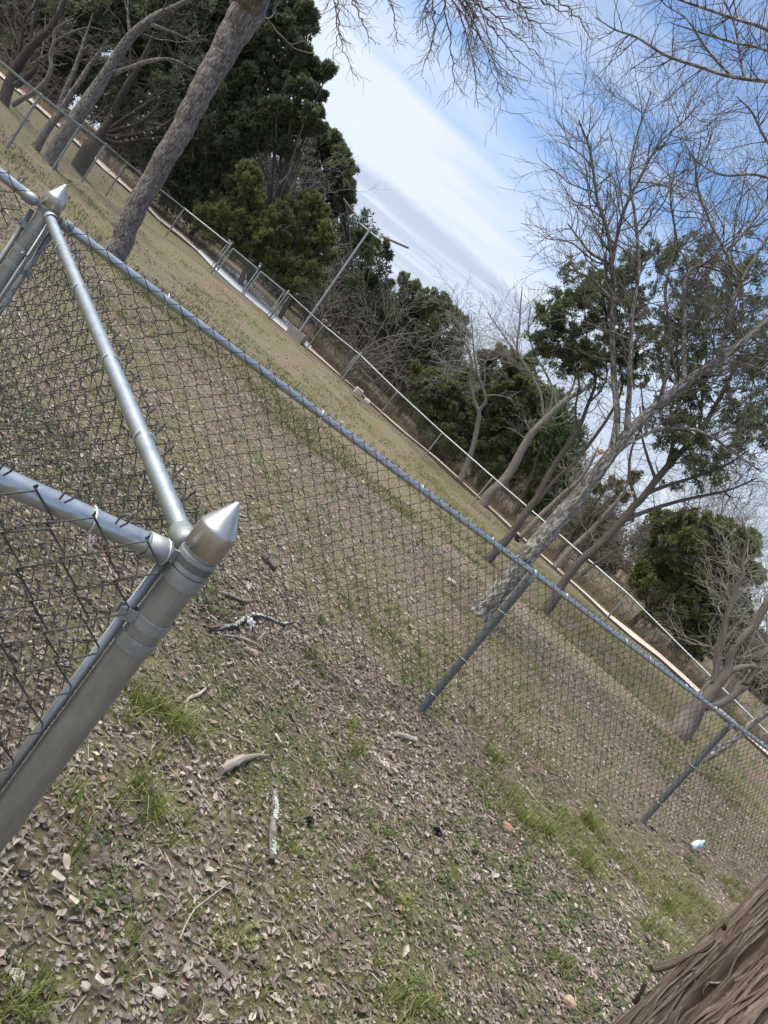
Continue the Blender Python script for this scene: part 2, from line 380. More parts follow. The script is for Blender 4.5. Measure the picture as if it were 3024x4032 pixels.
def barkmat(name, dark, mid, light, sa=9.0, sl=2.2, depth=.012, lich=None, lt=.6, plate=False):
    mm, t, N_, L_, b = mat(name); a = t.nodes.new('ShaderNodeAttribute'); a.attribute_name = 'bark'; v = a.outputs['Vector']
    f = noise_node(t, v, 1.0, 7, .62, (sa * 4, sa * 4, sl * 4), .8)
    col = cramp(t, f, [(.28, dark), (.5, mid), (.72, light)])
    f2 = noise_node(t, v, 1.0, 3, .5, (sa * .7, sa * .7, sl * .7))
    col = mixc(t, cramp(t, f2, [(.35, (0, 0, 0)), (.7, (.6, .6, .6))]), col, mid)
    h = f
    if plate:
        mp = N_.new('ShaderNodeMapping'); mp.inputs['Scale'].default_value = (sa * 3.2, sa * 3.2, sl * 3.2); L_.new(v, mp.inputs[0])
        vo = N_.new('ShaderNodeTexVoronoi'); vo.feature = 'F1'; vo.inputs['Scale'].default_value = 1.0; vo.inputs['Randomness'].default_value = 1.0
        L_.new(mp.outputs[0], vo.inputs['Vector'])
        sepc = N_.new('ShaderNodeSeparateColor'); L_.new(vo.outputs['Color'], sepc.inputs[0])
        col = mixc(t, .55, col, cramp(t, sepc.outputs[0], [(.0, dark), (.45, mid), (1.0, light)]))
        ad = N_.new('ShaderNodeMath'); ad.operation = 'SUBTRACT'; L_.new(f, ad.inputs[0]); L_.new(vo.outputs['Distance'], ad.inputs[1]); h = ad.outputs[0]
    if lich:
        g = noise_node(t, v, 1.0, 5, .7, (sa * 1.6, sa * 1.6, sl * 2.4)); col = mixc(t, cramp(t, g, [(lt, (0, 0, 0)), (lt + .06, (.9, .9, .9))]), col, lich)
    L_.new(col, b.inputs['Base Color']); b.inputs['Roughness'].default_value = .9; b.inputs['Specular IOR Level'].default_value = .2
    bump(t, b, h, depth); return mm
M_BK_SCALY = barkmat('scaly_bark', (.045, .036, .031), (.15, .128, .114), (.38, .355, .335), 10, 5.5, .016, plate=True)
M_BK_PALE = barkmat('pale_flaky_bark', (.05, .042, .036), (.165, .145, .125), (.34, .32, .29), 11, 5.5, .014, (.46, .45, .42), .52, plate=True)
M_BK_CEDAR = barkmat('cedar_bark', (.038, .030, .026), (.12, .10, .086), (.29, .258, .23), 22, 1.3, .014)
M_BK_DARK = barkmat('dark_bark', (.022, .018, .016), (.06, .05, .043), (.13, .115, .10), 9, 2, .012, (.30, .28, .24), .66)
M_BK_GREY = barkmat('grey_bark', (.07, .06, .052), (.18, .16, .14), (.34, .32, .29), 10, 2.2, .01, (.42, .41, .38), .60)
M_BK_DEAD = barkmat('dead_wood', (.06, .05, .042), (.18, .155, .132), (.38, .34, .30), 24, 1.0, .012)
M_CUT = plain('cut_wood', (.40, .22, .09), (.52, .33, .16), .8, 30)
M_PALECUT = plain('pale_cut_wood', (.27, .23, .185), (.44, .39, .325), .85, 60, .002)
M_CONC = plain('concrete', (.58, .575, .57), (.70, .695, .69), .9, 5, .002)
M_PATHM = plain('crushed_granite', (.56, .44, .36), (.72, .59, .50), .95, 9, .01)
M_EDGE = plain('steel_edging', (.035, .03, .026), (.08, .065, .05), .8, 12)
M_STONE = plain('limestone', (.36, .31, .25), (.52, .46, .39), .9, 14, .01)
M_BLACK = plain('black_plastic', (.008, .008, .010), (.02, .02, .024), .35, 40, .002)
M_BLOCK = plain('concrete_block', (.22, .205, .19), (.34, .32, .30), .95, 12, .005)

def ground_mat():
    mm, t, N_, L_, b = mat('ground'); v = objvec(t)
    big = noise_node(t, v, .55, 5, .62); med = noise_node(t, v, 2.2, 5, .65); fine = noise_node(t, v, 34, 6, .75); finer = noise_node(t, v, 90, 4, .7)
    soil = cramp(t, fine, [(.30, (.070, .047, .036)), (.5, (.165, .118, .09)), (.66, (.28, .215, .168)), (.8, (.38, .31, .255))])
    vo = N_.new('ShaderNodeTexVoronoi'); vo.inputs['Scale'].default_value = 55; L_.new(v, vo.inputs['Vector']); sp = N_.new('ShaderNodeSeparateColor'); L_.new(vo.outputs['Color'], sp.inputs[0])
    litter = cramp(t, sp.outputs[0], [(.0, (.085, .06, .047)), (.4, (.185, .137, .106)), (.75, (.29, .222, .178)), (1.0, (.40, .33, .27))])
    c = mixc(t, .55, soil, litter)
    gr = cramp(t, finer, [(.3, (.075, .09, .030)), (.7, (.195, .205, .085))])
    ad = N_.new('ShaderNodeMath'); ad.operation = 'MULTIPLY_ADD'; L_.new(big, ad.inputs[0]); ad.inputs[1].default_value = .9; L_.new(med, ad.inputs[2])
    k = cramp(t, ad.outputs[0], [(.84, (.05, .05, .05)), (1.08, (.62, .62, .62))])
    c = mixc(t, k, c, gr)
    L_.new(c, b.inputs['Base Color']); b.inputs['Roughness'].default_value = .95; b.inputs['Specular IOR Level'].default_value = .15
    bump(t, b, fine, .02); return mm
M_GROUND = ground_mat()

# ------------------------------------------------------------------ ground, path
def build_ground():
    s = np.linspace(-1, 1, 420); X = np.sinh(s * 4.6) / math.sinh(4.6) * 400
    s2 = np.linspace(-.72, 1, 420); Yv = np.sinh(s2 * 4.6) / math.sinh(4.6) * 420 + 3
    gx, gy = np.meshgrid(X, Yv); z = gz(gx, gy)
    near = np.exp(-((gx ** 2 + (gy - 3) ** 2) / 160.0))
    z = z + near * .03 * (fbm(gx * 2.3, gy * 2.3, 4, 3) - .47) - .012
    far = np.clip((np.hypot(gx, gy) - 60) / 200, 0, 1); z = z - far * 12
    n = len(X); i = np.arange(len(Yv) - 1)[:, None] * n; j = np.arange(n - 1)[None]
    mb = MB(); mb.add(np.stack([gx, gy, z], -1).reshape(-1, 3), np.stack([i + j, i + j + 1, i + n + j + 1, i + n + j], -1).reshape(-1, 4))
    tag(mb.build('ground', M_GROUND), kind='structure')
build_ground()

def strip(name, pts, m_, lift=.02, kind='structure'):
    A = spline(np.array([at(*q[:3]) for q in pts]), .8); k = np.linspace(0, 1, len(A))
    B0 = np.array([at(*far_px(q)) for q in pts]); L = np.linalg.norm(np.diff(np.array([at(*q[:3]) for q in pts])[:, :3], axis=0), axis=1); sA = np.concatenate([[0], np.cumsum(L)]) / L.sum()
    B = np.stack([np.interp(k, sA, B0[:, i]) for i in range(3)], 1)
    rows = [A + (B - A) * f + np.array([0, 0, lift]) for f in np.linspace(0, 1, 5)]
    for q in rows: q[:, 2] = np.maximum(q[:, 2], gz(q[:, 0], q[:, 1]) + lift * .6)
    R = np.stack(rows, 1); K = len(A); i = np.arange(K - 1)[:, None] * 5; j = np.arange(4)[None]
    mb = MB(); mb.add(R.reshape(-1, 3), np.stack([i + j, i + 5 + j, i + 6 + j, i + 1 + j], -1).reshape(-1, 4))
    return tag(mb.build(name, m_), kind=kind), A
_, PA = strip('path', PATH, M_PATHM)
_, PB = strip('path', PATH2, M_PATHM)
_, PS = strip('concrete_walkway', SLAB, M_CONC, .03)
def edging(P, label):
    mb = MB(); K = len(P); t = np.gradient(P, axis=0)[:, :2]; t /= np.linalg.norm(t, axis=1)[:, None]; n = np.stack([-t[:, 1], t[:, 0]], 1)
    A = P.copy(); A[:, :2] -= n * .05; B = P.copy(); B[:, :2] -= n * .01
    R = np.stack([np.c_[A[:, :2], A[:, 2] - .16], np.c_[A[:, :2], A[:, 2] + .035], np.c_[B[:, :2], B[:, 2] + .035], np.c_[B[:, :2], B[:, 2] - .16]], 1)
    i = np.arange(K - 1)[:, None] * 4; j = np.arange(3)[None]
    mb.add(R.reshape(-1, 3), np.stack([i + j, i + j + 1, i + 5 + j, i + 4 + j], -1).reshape(-1, 4))
    o = mb.build('path_edging', M_EDGE, smooth=False); tag(o, label, 'edging')
edging(PA, 'dark path edging on the left below the wood, behind the leaning trunk')
edging(PB, 'dark path edging running behind the far fence right of the gates')

# ------------------------------------------------------------------ chain link
def chainlink(mb, A, B, za0, za1, zb0, zb1, W_=.079, r=.0015, sides=4, off=.0, d=.0042, hook=True, knuckle=True):
    """A,B xy; bottom/top heights at each end; off = sideways shift of the cloth (left of A->B positive)"""
    A = np.array(A[:2], float); B = np.array(B[:2], float); L = np.linalg.norm(B - A); e = (B - A) / L; n = np.array([-e[1], e[0]])
    nw = int(L / (W_ / 2)); hh = W_ / 2; hv = hh * .94; nz = int((za1 - za0) / hv)
    k = np.arange(nw)[:, None]; j = np.arange(nz + 1)[None]
    odd = (k + j) % 2
    s = (k + odd) * hh + np.where(odd == 1, .0016, -.0016); s = np.clip(s, 0, L)
    f = s / L; top = za1 + (zb1 - za1) * f; z = top - j * hv
    base = np.concatenate([A[None, None] + s[..., None] * e, z[..., None]], -1)
    n3 = np.array([n[0], n[1], 0])
    if hook:
        sg = np.where(odd == 1, 1.0, -1.0)[..., None]
        up = np.array([0, 0, 1.0]) * .0035
        P = np.stack([base + up + n3 * (off + d * sg), base - up + n3 * (off - d * sg)], 2).reshape(nw, -1, 3)
    else: P = base + n3 * off
    # small irregularities of a hand-stretched cloth
    P = P + n3 * (.006 * np.sin(P[..., :1] * 5.1 + P[..., 1:2] * 3.3 + P[..., 2:] * 2.2))
    jit = RNG.normal(0, .0009 if hook else .002, P.shape); P = P + jit
    e3 = np.array([e[0], e[1], 0]); ref = e3 * .55 + n3 * .35 + np.array([0, 0, .2])
    tubes(mb, P, r, sides, ref=np.cross(e3, [0, 0, 1.0]) * .9 + e3 * .25 if not hook else ref)
    if knuckle:
        m_ = np.arange(0, nw - 1, 2); s = (m_ + 1) * hh; f = s / L; zt = za1 + (zb1 - za1) * f
        o = np.concatenate([A[None] + s[:, None] * e, zt[:, None]], -1) + n3 * off; ww = hh * .12
        jj = RNG.normal(0, .003, (len(s), 1)) * e3; hgt = RNG.uniform(.014, .024, (len(s), 1)) * np.array([0, 0, 1.0])
        pts = [o - e3 * ww + n3 * d - [0, 0, .006], o - e3 * ww * .9 + n3 * d + hgt * .55, o + jj + hgt, o + e3 * ww * .5 + jj - n3 * d + hgt * .8, o + e3 * ww - n3 * d + hgt * .3, o + e3 * ww * .6 + n3 * d - [0, 0, .007]]
        tubes(mb, np.stack(pts, 1), r * 1.05, sides, ref=n3 * .9 + e3 * .2 + np.array([0, 0, .1]))
def ring(mb, c, axis, R, r, a0=0, a1=2 * math.pi, n=18, sides=6, twist=0.0):
    a = Vector(axis).normalized(); z = Vector((0, 0, 1)); u = (z - a * z.dot(a)).normalized(); w = a.cross(u)
    c = np.array(c, float); a, u, w = map(np.array, (a, u, w)); t = np.linspace(a0, a1, n)
    P = c + R * (np.cos(t)[:, None] * u + np.sin(t)[:, None] * w) + a * twist * np.linspace(-.5, .5, n)[:, None]
    tube(mb, P, r, sides)
def band(mb, c, axis, R, h, th=.002, a0=0, a1=2 * math.pi, n=40):
    """flat strap round a post: its outer face proud of the post"""
    a = Vector(axis).normalized(); u = Vector((1, 0, 0)); u = (u - a * u.dot(a)).normalized(); w = a.cross(u)
    c = np.array(c, float); a, u, w = map(np.array, (a, u, w)); t = np.linspace(a0, a1, n)
    rows = []
    for rr, hh in ((R, -h / 2), (R + th, -h / 2 + .0006), (R + th, h / 2 - .0006), (R, h / 2)):
        rows.append(c + rr * (np.cos(t)[:, None] * u + np.sin(t)[:, None] * w) + a * hh)
    Rw = np.stack(rows, 1); i = np.arange(n - 1)[:, None] * 4; j = np.arange(3)[None]
    mb.add(Rw.reshape(-1, 3), np.stack([i + j, i + j + 1, i + 5 + j, i + 4 + j], -1).reshape(-1, 4))

near = empty('chain_link_fence', tuple(P2 * [1, 1, 1]), 'weathered chain link fence in the foreground with two pointed steel corner posts', 'fence')
RR = .0175
def corner_post(P, tip, ears):
    """ears = list of (direction xy towards its rail, height of the rail)"""
    x, y, g = P; pr = .0302
    mb = MB(); prof = [(pr, g - .3 - g + 0), (pr, tip - .098 - g)]
    lathe(mb, (x, y, g), [(pr, -.25), (pr, .1), (pr, .4), (pr, .7), (pr, tip - g - .097)], 40)
    # weld seam
    tube(mb, [(x + pr * .52, y - pr * .855, g - .2), (x + pr * .52, y - pr * .855, tip - .1)], .0011, 6)
    post = mb.build('corner_post', M_POST, near)
    mb = MB(); h = tip - .1
    lathe(mb, (x, y, h), [(.0315, 0), (.0332, .001), (.0332, .046), (.0326, .0485), (.030, .0515), (.0052, .0965), (.003, .0992), (0.0004, .1)], 44)
    mb.build('post_cap', M_CAP, post)
    return post, pr
# --- corner post nearest the camera
dL = np.array([-.77, -.64]); d12 = (P2 - P1)[:2]; l12 = np.linalg.norm(d12); d12 = d12 / l12; d2m = (PM - P2)[:2]; l2m = np.linalg.norm(d2m); d2m /= l2m
def bolt(mb, c, axis, r=.0065, L=.02):
    a = np.array(Vector(axis).normalized()); c = np.array(c)
    lathe(mb, c, [(0.0002, .0075), (r * .6, .0068), (r, .003), (r, 0), (r * .55, 0), (r * .55, -L), (0.0002, -L)], 14, axis)
def dress_post(post, P, tip, pr, rails, barsides, seed):
    x, y, g = P; rr_ = random.Random(seed)
    for (dv, zr) in rails:                     # one brace band + rail cup per rail
        dv = np.array([dv[0], dv[1], 0.0])
        mb = MB(); c = np.array([x, y, zr]); band(mb, c, (0, 0, 1), pr + .0006, .022, .0022)
        # ear
        box(mb, c + dv * (pr + .012), dv * .014, np.cross(dv, [0, 0, 1]) * .0022, (0, 0, .0105))
        mb.build('brace_band', M_BAND, post, smooth=False)
        mb = MB(); s = c + dv * (pr + .013)
        lathe(mb, s, [(.004, 0), (.014, .002), (.0195, .007), (.0207, .016), (.0207, .045), (.0185, .0455)], 26, tuple(dv))
        mb.build('rail_cup', M_BAND, post)
    for dv, offs, zs in barsides:              # tension bar and its bands
        dv = np.array([dv[0], dv[1], 0.0]); sd = np.cross(dv, [0, 0, 1.0]) * offs * .007
        mb = MB(); c = np.array([x, y, 0]) + dv * (pr + .012) + sd
        box(mb, c + [0, 0, (g + tip - .115) / 2], dv * .0085, np.cross(dv, [0, 0, 1.0]) * .0028, (0, 0, (tip - .115 - g) / 2 - .02))
        mb.build('tension_bar', M_POST, post)
        for z in zs:
            mb = MB(); cc = np.array([x, y, z]); aa = math.atan2(dv[1], dv[0])
            band(mb, cc, (0, 0, 1), pr + .0006, .021, .0018, aa + .3, aa + 2 * math.pi - .3)
            for q in (-1, 1):
                p0 = cc + pr * np.array([math.cos(aa + q * .32), math.sin(aa + q * .32), 0]); p1 = cc + dv * (pr + .030) + np.cross(dv, [0, 0, 1.0]) * (-q) * .007
                ax = (p1 - p0); box(mb, (p0 + p1) / 2, ax / 2, np.cross(dv, [0, 0, 1.0]) * .0012, (0, 0, .0105))
            mb.build('tension_band', M_BAND, post, smooth=False)
            mb = MB(); s = np.cross(dv, [0, 0, 1.0]); bolt(mb, cc + dv * (pr + .022) + s * .0085, tuple(s)); mb.build('bolt', M_BAND, post)
post1, pr = corner_post(P1, P1TIP, None)
ZL, Z12 = P1TIP - .126, P1TIP - .118
dress_post(post1, P1, P1TIP, pr, [(dL / np.linalg.norm(dL), ZL), (d12, Z12)], [(dL / np.linalg.norm(dL), 1.0, (P1TIP - .245, P1TIP - .82))], 1)
mb = MB(); band(mb, (P1[0], P1[1], P1TIP - .287), (0, 0, 1), pr + .0006, .024, .0016); mb.build('tension_band', M_BAND, post1, smooth=False)
mb = MB(); band(mb, (P1[0], P1[1], P1TIP - .152), (0, 0, 1), pr + .0006, .024, .002); mb.build('tension_band', M_BAND, post1, smooth=False)
post2, _ = corner_post(P2, P2TIP, None)
Z2 = P2TIP - .106; dl2 = np.array([-.8, -.6])
dress_post(post2, P2, P2TIP, pr, [(dl2, Z2), (-d12, Z2 - .012), (d2m, Z2 - .008)], [(dl2, 1.0, (P2TIP - .19, P2TIP - .5, P2TIP - .8)), (-d12, -1.0, (P2TIP - .27, P2TIP - .6)), (d2m, -1.0, (P2TIP - .33, P2TIP - .7))], 2)

def rail(A, B, parent=near, r=RR, m_=M_RAIL, n=22, name='top_rail'):
    mb = MB(); tube(mb, spline([A, B], .25), r, n); return mb.build(name, m_, parent)
def xyz(p, z): return np.array([p[0], p[1], z])
LEND = P1[:2] + dL / np.linalg.norm(dL) * 1.15
L2END = P2[:2] + dl2 * 1.5
ZM = EYE - .376 - .02; ZN = EYE - .49 - .02; ZO = EYE - .62
Z21 = Z2 - .012
r1 = rail(xyz(P1[:2] + dL * (pr + .02), ZL), xyz(LEND, ZL + .005))
r2 = rail(xyz(P1[:2] + d12 * (pr + .02), Z12), xyz(P2[:2] - d12 * (pr + .02), Z21))
r3 = rail(xyz(P2[:2] + dl2 * (pr + .02), Z2), xyz(L2END, Z2 + .10))
r4 = rail(xyz(P2[:2] + d2m * (pr + .02), Z2 - .008), xyz(PM, ZM)); r5 = rail(xyz(PM, ZM), xyz(PN, ZN)); r6 = rail(xyz(PN, ZN), xyz(PO, ZO))
# rail sleeves where lengths join
for Pa, Pb, za, zb, f in ((PM, PN, ZM, ZN, .33),):
    c = xyz(Pa + (Pb - Pa) * f, za + (zb - za) * f); dv = xyz(Pb - Pa, zb - za); dv /= np.linalg.norm(dv)
    mb = MB(); tube(mb, [c - dv * .07, c + dv * .07], RR + .002, 22); mb.build('rail_sleeve', M_RAIL, near)
for P_, z in ((PM, ZM), (PN, ZN), (PO, ZO)):
    mb = MB(); lathe(mb, (P_[0], P_[1], P_[2]), [(.0238, -.2), (.0238, .3), (.0238, .7), (.0238, z - P_[2] - .03)], 26)
    lp = mb.build('line_post', M_LPOST, near)
    mb = MB(); lathe(mb, (P_[0], P_[1], z), [(.026, -.055), (.0265, -.02), (.026, -.012), (.024, .006), (.017, .019), (.006, .024), (.0004, .025)], 24)
    ring(mb, (P_[0], P_[1], z), tuple(xyz(d2m, -.05)), .0205, .004, n=20); mb.build('loop_cap', M_BAND, lp)
# cloth
mb = MB(); chainlink(mb, LEND, P1[:2] + dL * .045, P1[2] + .04, ZL + .026, P1[2] + .02, ZL + .022, W_=.087, r=.00155, sides=6, off=-(RR + .0055)); mb.build('chain_link_mesh', M_WIRE2, near)
mb = MB(); chainlink(mb, P1[:2] + d12 * .05, P2[:2] - d12 * .045, P1[2] + .03, Z12 + .024, P2[2] + .02, Z21 + .024, r=.00155, sides=6, off=-(RR + .0055)); mb.build('chain_link_mesh', M_WIRE2, near)
mb = MB(); chainlink(mb, L2END, P2[:2] + dl2 * .045, P2[2] + .04, Z2 + .12, P2[2] + .02, Z2 + .024, r=.0015, sides=5, off=-(RR + .0055)); mb.build('chain_link_mesh', M_WIRE, near)
mb = MB(); chainlink(mb, P2[:2] + d2m * .05, PM, P2[2] + .03, Z2 + .018, PM[2] + .03, ZM + .024, r=.00145, sides=5, off=-(RR + .0085)); mb.build('chain_link_mesh', M_WIRE, near)
mb = MB(); chainlink(mb, PM, PN, PM[2] + .03, ZM + .024, PN[2] + .03, ZN + .024, r=.00135, sides=4, off=-(RR + .0085)); mb.build('chain_link_mesh', M_WIRE, near)
mb = MB(); chainlink(mb, PN, PO, PN[2] + .03, ZN + .024, PO[2] + .03, ZO + .024, r=.00135, sides=4, off=-(RR + .0085)); mb.build('chain_link_mesh', M_WIRE, near)
# wire ties on the rails
def tie(A, za, B, zb, f, r=.0022, R=RR + .0024, tail=None):
    A = xyz(A, za); B = xyz(B, zb); dv = (B - A) / np.linalg.norm(B - A); c = A + (B - A) * f
    mb = MB(); ring(mb, c, tuple(dv), R, r, -.3, 2 * math.pi - .9, 20, 6, .012)
    if tail is not None:
        n = np.cross(dv, [0, 0, 1.0]); p = c + n * (R + .002) - [0, 0, .012]
        tube(mb, [p, p + n * .008 - np.array([0, 0, .012]) + dv * .004, p + n * .004 - np.array([0, 0, .03]) + dv * tail], r, 6)
    mb.build('tie_wire', M_TIE, near)
for f in (.20, .385, .62, .80): tie(P1, Z12, P2, Z21, f)
tie(LEND, ZL, P1, ZL, .845, tail=.03); tie(LEND, ZL, P1, ZL, .955, .0016)
for f in (.16, .43, .66, .86): tie(P2, Z2, PM, ZM, f, tail=.01)
for f in (.12, .38, .5, .7, .88): tie(PM, ZM, PN, ZN, f, tail=.01)
for f in (.2, .5): tie(PN, ZN, PO, ZO, f)
def post_tie(P_, z):
    mb = MB(); n = np.cross(xyz(d2m, 0), [0, 0, 1.0]); ring(mb, (P_[0], P_[1], z), (0, .12, 1), .0262, .002, n=20)
    p = np.array([P_[0], P_[1], z]) + n * .028; tube(mb, [p - xyz(d2m, 0) * .018 + [0, 0, .01], p + n * .004, p + xyz(d2m, 0) * .02 - np.array([0, 0, .012])], .0019, 6); mb.build('tie_wire', M_TIE, near)
for z in (.14, .42, .78): post_tie(PM, PM[2] + z)
for z in (.2, .6): post_tie(PN, PN[2] + z)
# bottom tension wire, sagging
for Pa, Pb in ((P2, PM), (PM, PN), (PN, PO)):
    A = xyz(Pa, g1(*Pa[:2]) + .05); B = xyz(Pb, g1(*Pb[:2]) + .05); pts = [A + (B - A) * f + np.array([0, 0, -.03 * math.sin(math.pi * f) + random.uniform(-.008, .008)]) for f in np.linspace(0, 1, 12)]
    mb = MB(); tube(mb, pts, .0018, 5); mb.build('tension_wire', M_WIRE, near)

# ------------------------------------------------------------------ far fence and gates
far = empty('chain_link_fence', tuple(FTOP['j'] - [0, 0, FH]), 'long chain link fence far behind, in front of the wood, with a pale top rail', 'fence')
order = list('0abcdefg'); order2 = list('hijklmnopq')
def far_post(k, r=.026, extra=0.0):
    t = FTOP[k]; g = min(g1(t[0], t[1]), t[2] - FH + .05)
    mb = MB(); lathe(mb, (t[0], t[1], t[2]), [(r, g - t[2] - .2), (r, -.5), (r, extra), (r * .85, extra + .02), (.001, extra + .035)], 12)
    o = mb.build('line_post' if extra == 0 else 'terminal_post', M_FPOST, far); return o
for k in order[:-1] + list('iklmnopq'): far_post(k)
def far_terminal(k, dv):
    far_post(k, .038, .06); t = FTOP[k]
    mb = MB(); p = t + np.array([dv[0], dv[1], 0]) * .11; box(mb, p - [0, 0, FH / 2], np.array([dv[0], dv[1], 0]) * .012, np.array([-dv[1], dv[0], 0]) * .006, (0, 0, FH / 2 - .06)); mb.build('tension_bar', M_FPOST, far)
    for z in (.12, .42, .75, 1.0):
        mb = MB(); lathe(mb, t - [0, 0, z], [(.04, -.018), (.044, -.017), (.044, .017), (.04, .018)], 14); box(mb, t - [0, 0, z] + np.array([dv[0], dv[1], 0]) * .075, np.array([dv[0], dv[1], 0]) * .045, np.array([-dv[1], dv[0], 0]) * .006, (0, 0, .014)); mb.build('tension_band', M_FPOST, far)
u_ = lambda a, b: (FTOP[b] - FTOP[a])[:2] / np.linalg.norm((FTOP[b] - FTOP[a])[:2])
far_terminal('g', -u_('f', 'g')); far_terminal('h', u_('h', 'i')); far_terminal('j', u_('i', 'j') * -1)
for seq in (order, order2):
    for a, b in zip(seq[:-1], seq[1:]):
        A, B = FTOP[a], FTOP[b]
        mb = MB(); tube(mb, [A, B], .021, 10); mb.build('top_rail', M_FRAIL, far)
        mb = MB(); chainlink(mb, A, B, A[2] - FH + .02, A[2] + .02, B[2] - FH + .02, B[2] + .02, W_=.085, r=.0019, sides=3, off=-.028, hook=False, knuckle=False)
        mb.build('chain_link_mesh', M_FWIRE, far)
GA, GB = FTOP['g'], FTOP['h']; GD = GB - GA; gl = np.linalg.norm(GD[:2])
def gate(f0, f1, label):
    A = GA + GD * f0 - [0, 0, .03]; B = GA + GD * f1 - [0, 0, .03]; o = empty('metal_gate', tuple(A - [0, 0, 1.02]), label, 'gate', 'double gate leaves')
    dz = np.array([0, 0, 1.0]); mb = MB(); h = 1.0
    for p, q in ((A, B), (A - dz * h, B - dz * h), (A - dz * h * .5, B - dz * h * .5)):
        if p is not A and abs(p[2] - (A - dz * h * .5)[2]) < 1e-6: continue
        tube(mb, [p, q], .022, 10)
    for p in (A, B): tube(mb, [p + dz * .0, p - dz * h], .024, 10)
    mb.build('gate_frame', M_FRAIL, o)
    mb = MB(); chainlink(mb, A, B, A[2] - h, A[2], B[2] - h, B[2], W_=.085, r=.0022, sides=3, off=0, hook=False, knuckle=False); mb.build('chain_link_mesh', M_FRAIL, o)
    dv = (B - A) / np.linalg.norm(B - A)
    for z in (.18, .8):
        mb = MB(); s = A if f0 < .3 else B; sg = -1 if f0 < .3 else 1
        lathe(mb, s - dz * z, [(.026, -.03), (.032, -.028), (.032, .028), (.026, .03)], 12); box(mb, s - dz * z + dv * sg * .05, dv * .05, np.cross(dv, dz) * .01, dz * .02); mb.build('hinge', M_FPOST, o)
    mb = MB(); s = B if f0 < .3 else A; sg = 1 if f0 < .3 else -1
    box(mb, s - dz * .42 + dv * sg * .035, dv * .05, np.cross(dv, dz) * .02, dz * .03); tube(mb, [s - dz * .3 + dv * sg * .03, s - dz * .98 + dv * sg * .03], .009, 8); mb.build('latch', M_FPOST, o)
gate(.05, .485, 'left leaf of the double chain link gate in the far fence')
gate(.525, .955, 'right leaf of the double chain link gate, nearer the tall pole')

# ------------------------------------------------------------------ area light pole
lb = at(1168, 1322, 28.0); lb[2] = g1(lb[0], lb[1]) + .25
ltop = at(1457, 902.5, 28.0); ltop[0] = lb[0] + (ltop[0] - lb[0])
lp_ = empty('light_pole', (lb[0], lb[1], lb[2] - .25), 'tall thin grey pole with a V of two long flat lamp heads', 'light pole')
mb = MB(); tube(mb, spline([lb - [0, 0, .05], (lb + ltop) / 2, ltop], .6), np.linspace(.046, .040, len(spline([lb - [0, 0, .05], (lb + ltop) / 2, ltop], .6))), 14); mb.build('pole', M_POLE, lp_)
mb = MB(); box(mb, lb - [0, 0, .2], (.33, 0, 0), (0, .33, 0), (0, 0, .26)); mb.build('concrete_footing', M_BLOCK, lp_, smooth=False)
crs = [at(px, py, 28.0) for px, py in ((1412, 868), (1414, 877), (1449, 906), (1489, 938.5), (1497, 939.5), (1503, 932))]
mb = MB(); tube(mb, spline(crs, .06), .026, 10); mb.build('crossarm', bpy.data.materials['pole_paint'], lp_)
def lamp_head(p, q):
    A, B = at(*p, 28.0), at(*q, 28.0); d = (B - A); L = np.linalg.norm(d); d /= L; y = np.array([0, 1.0, 0]); y -= d * (y @ d); y /= np.linalg.norm(y); z = np.cross(d, y); z *= np.sign(z[2])
    mb = MB(); c = (A + B) / 2; box(mb, c, d * L / 2, y * .075, z * .018); box(mb, c - z * .028, d * L * .47, y * .06, z * .01)
    o = mb.build('lamp_head', M_ARM, lp_, smooth=False); mb = MB(); e = A if p[0] < 1600 and p[0] > 1455 else A
    box(mb, A + z * .02 - d * .03, d * .05, y * .045, z * .075); mb.build('bracket', M_POLE, lp_, smooth=False)
M_ARM = metal('weathered_arm', (.22, .17, .155), (.32, .26, .24), (.5, .7), .4, 4)
lamp_head((1412, 859), (1354, 782)); lamp_head((1504, 930), (1609, 976))
mb = MB(); lathe(mb, ltop, [(.05, -.03), (.06, -.02), (.06, .06), (.03, .08), (.001, .085)], 12); mb.build('pole_cap', M_POLE, lp_)

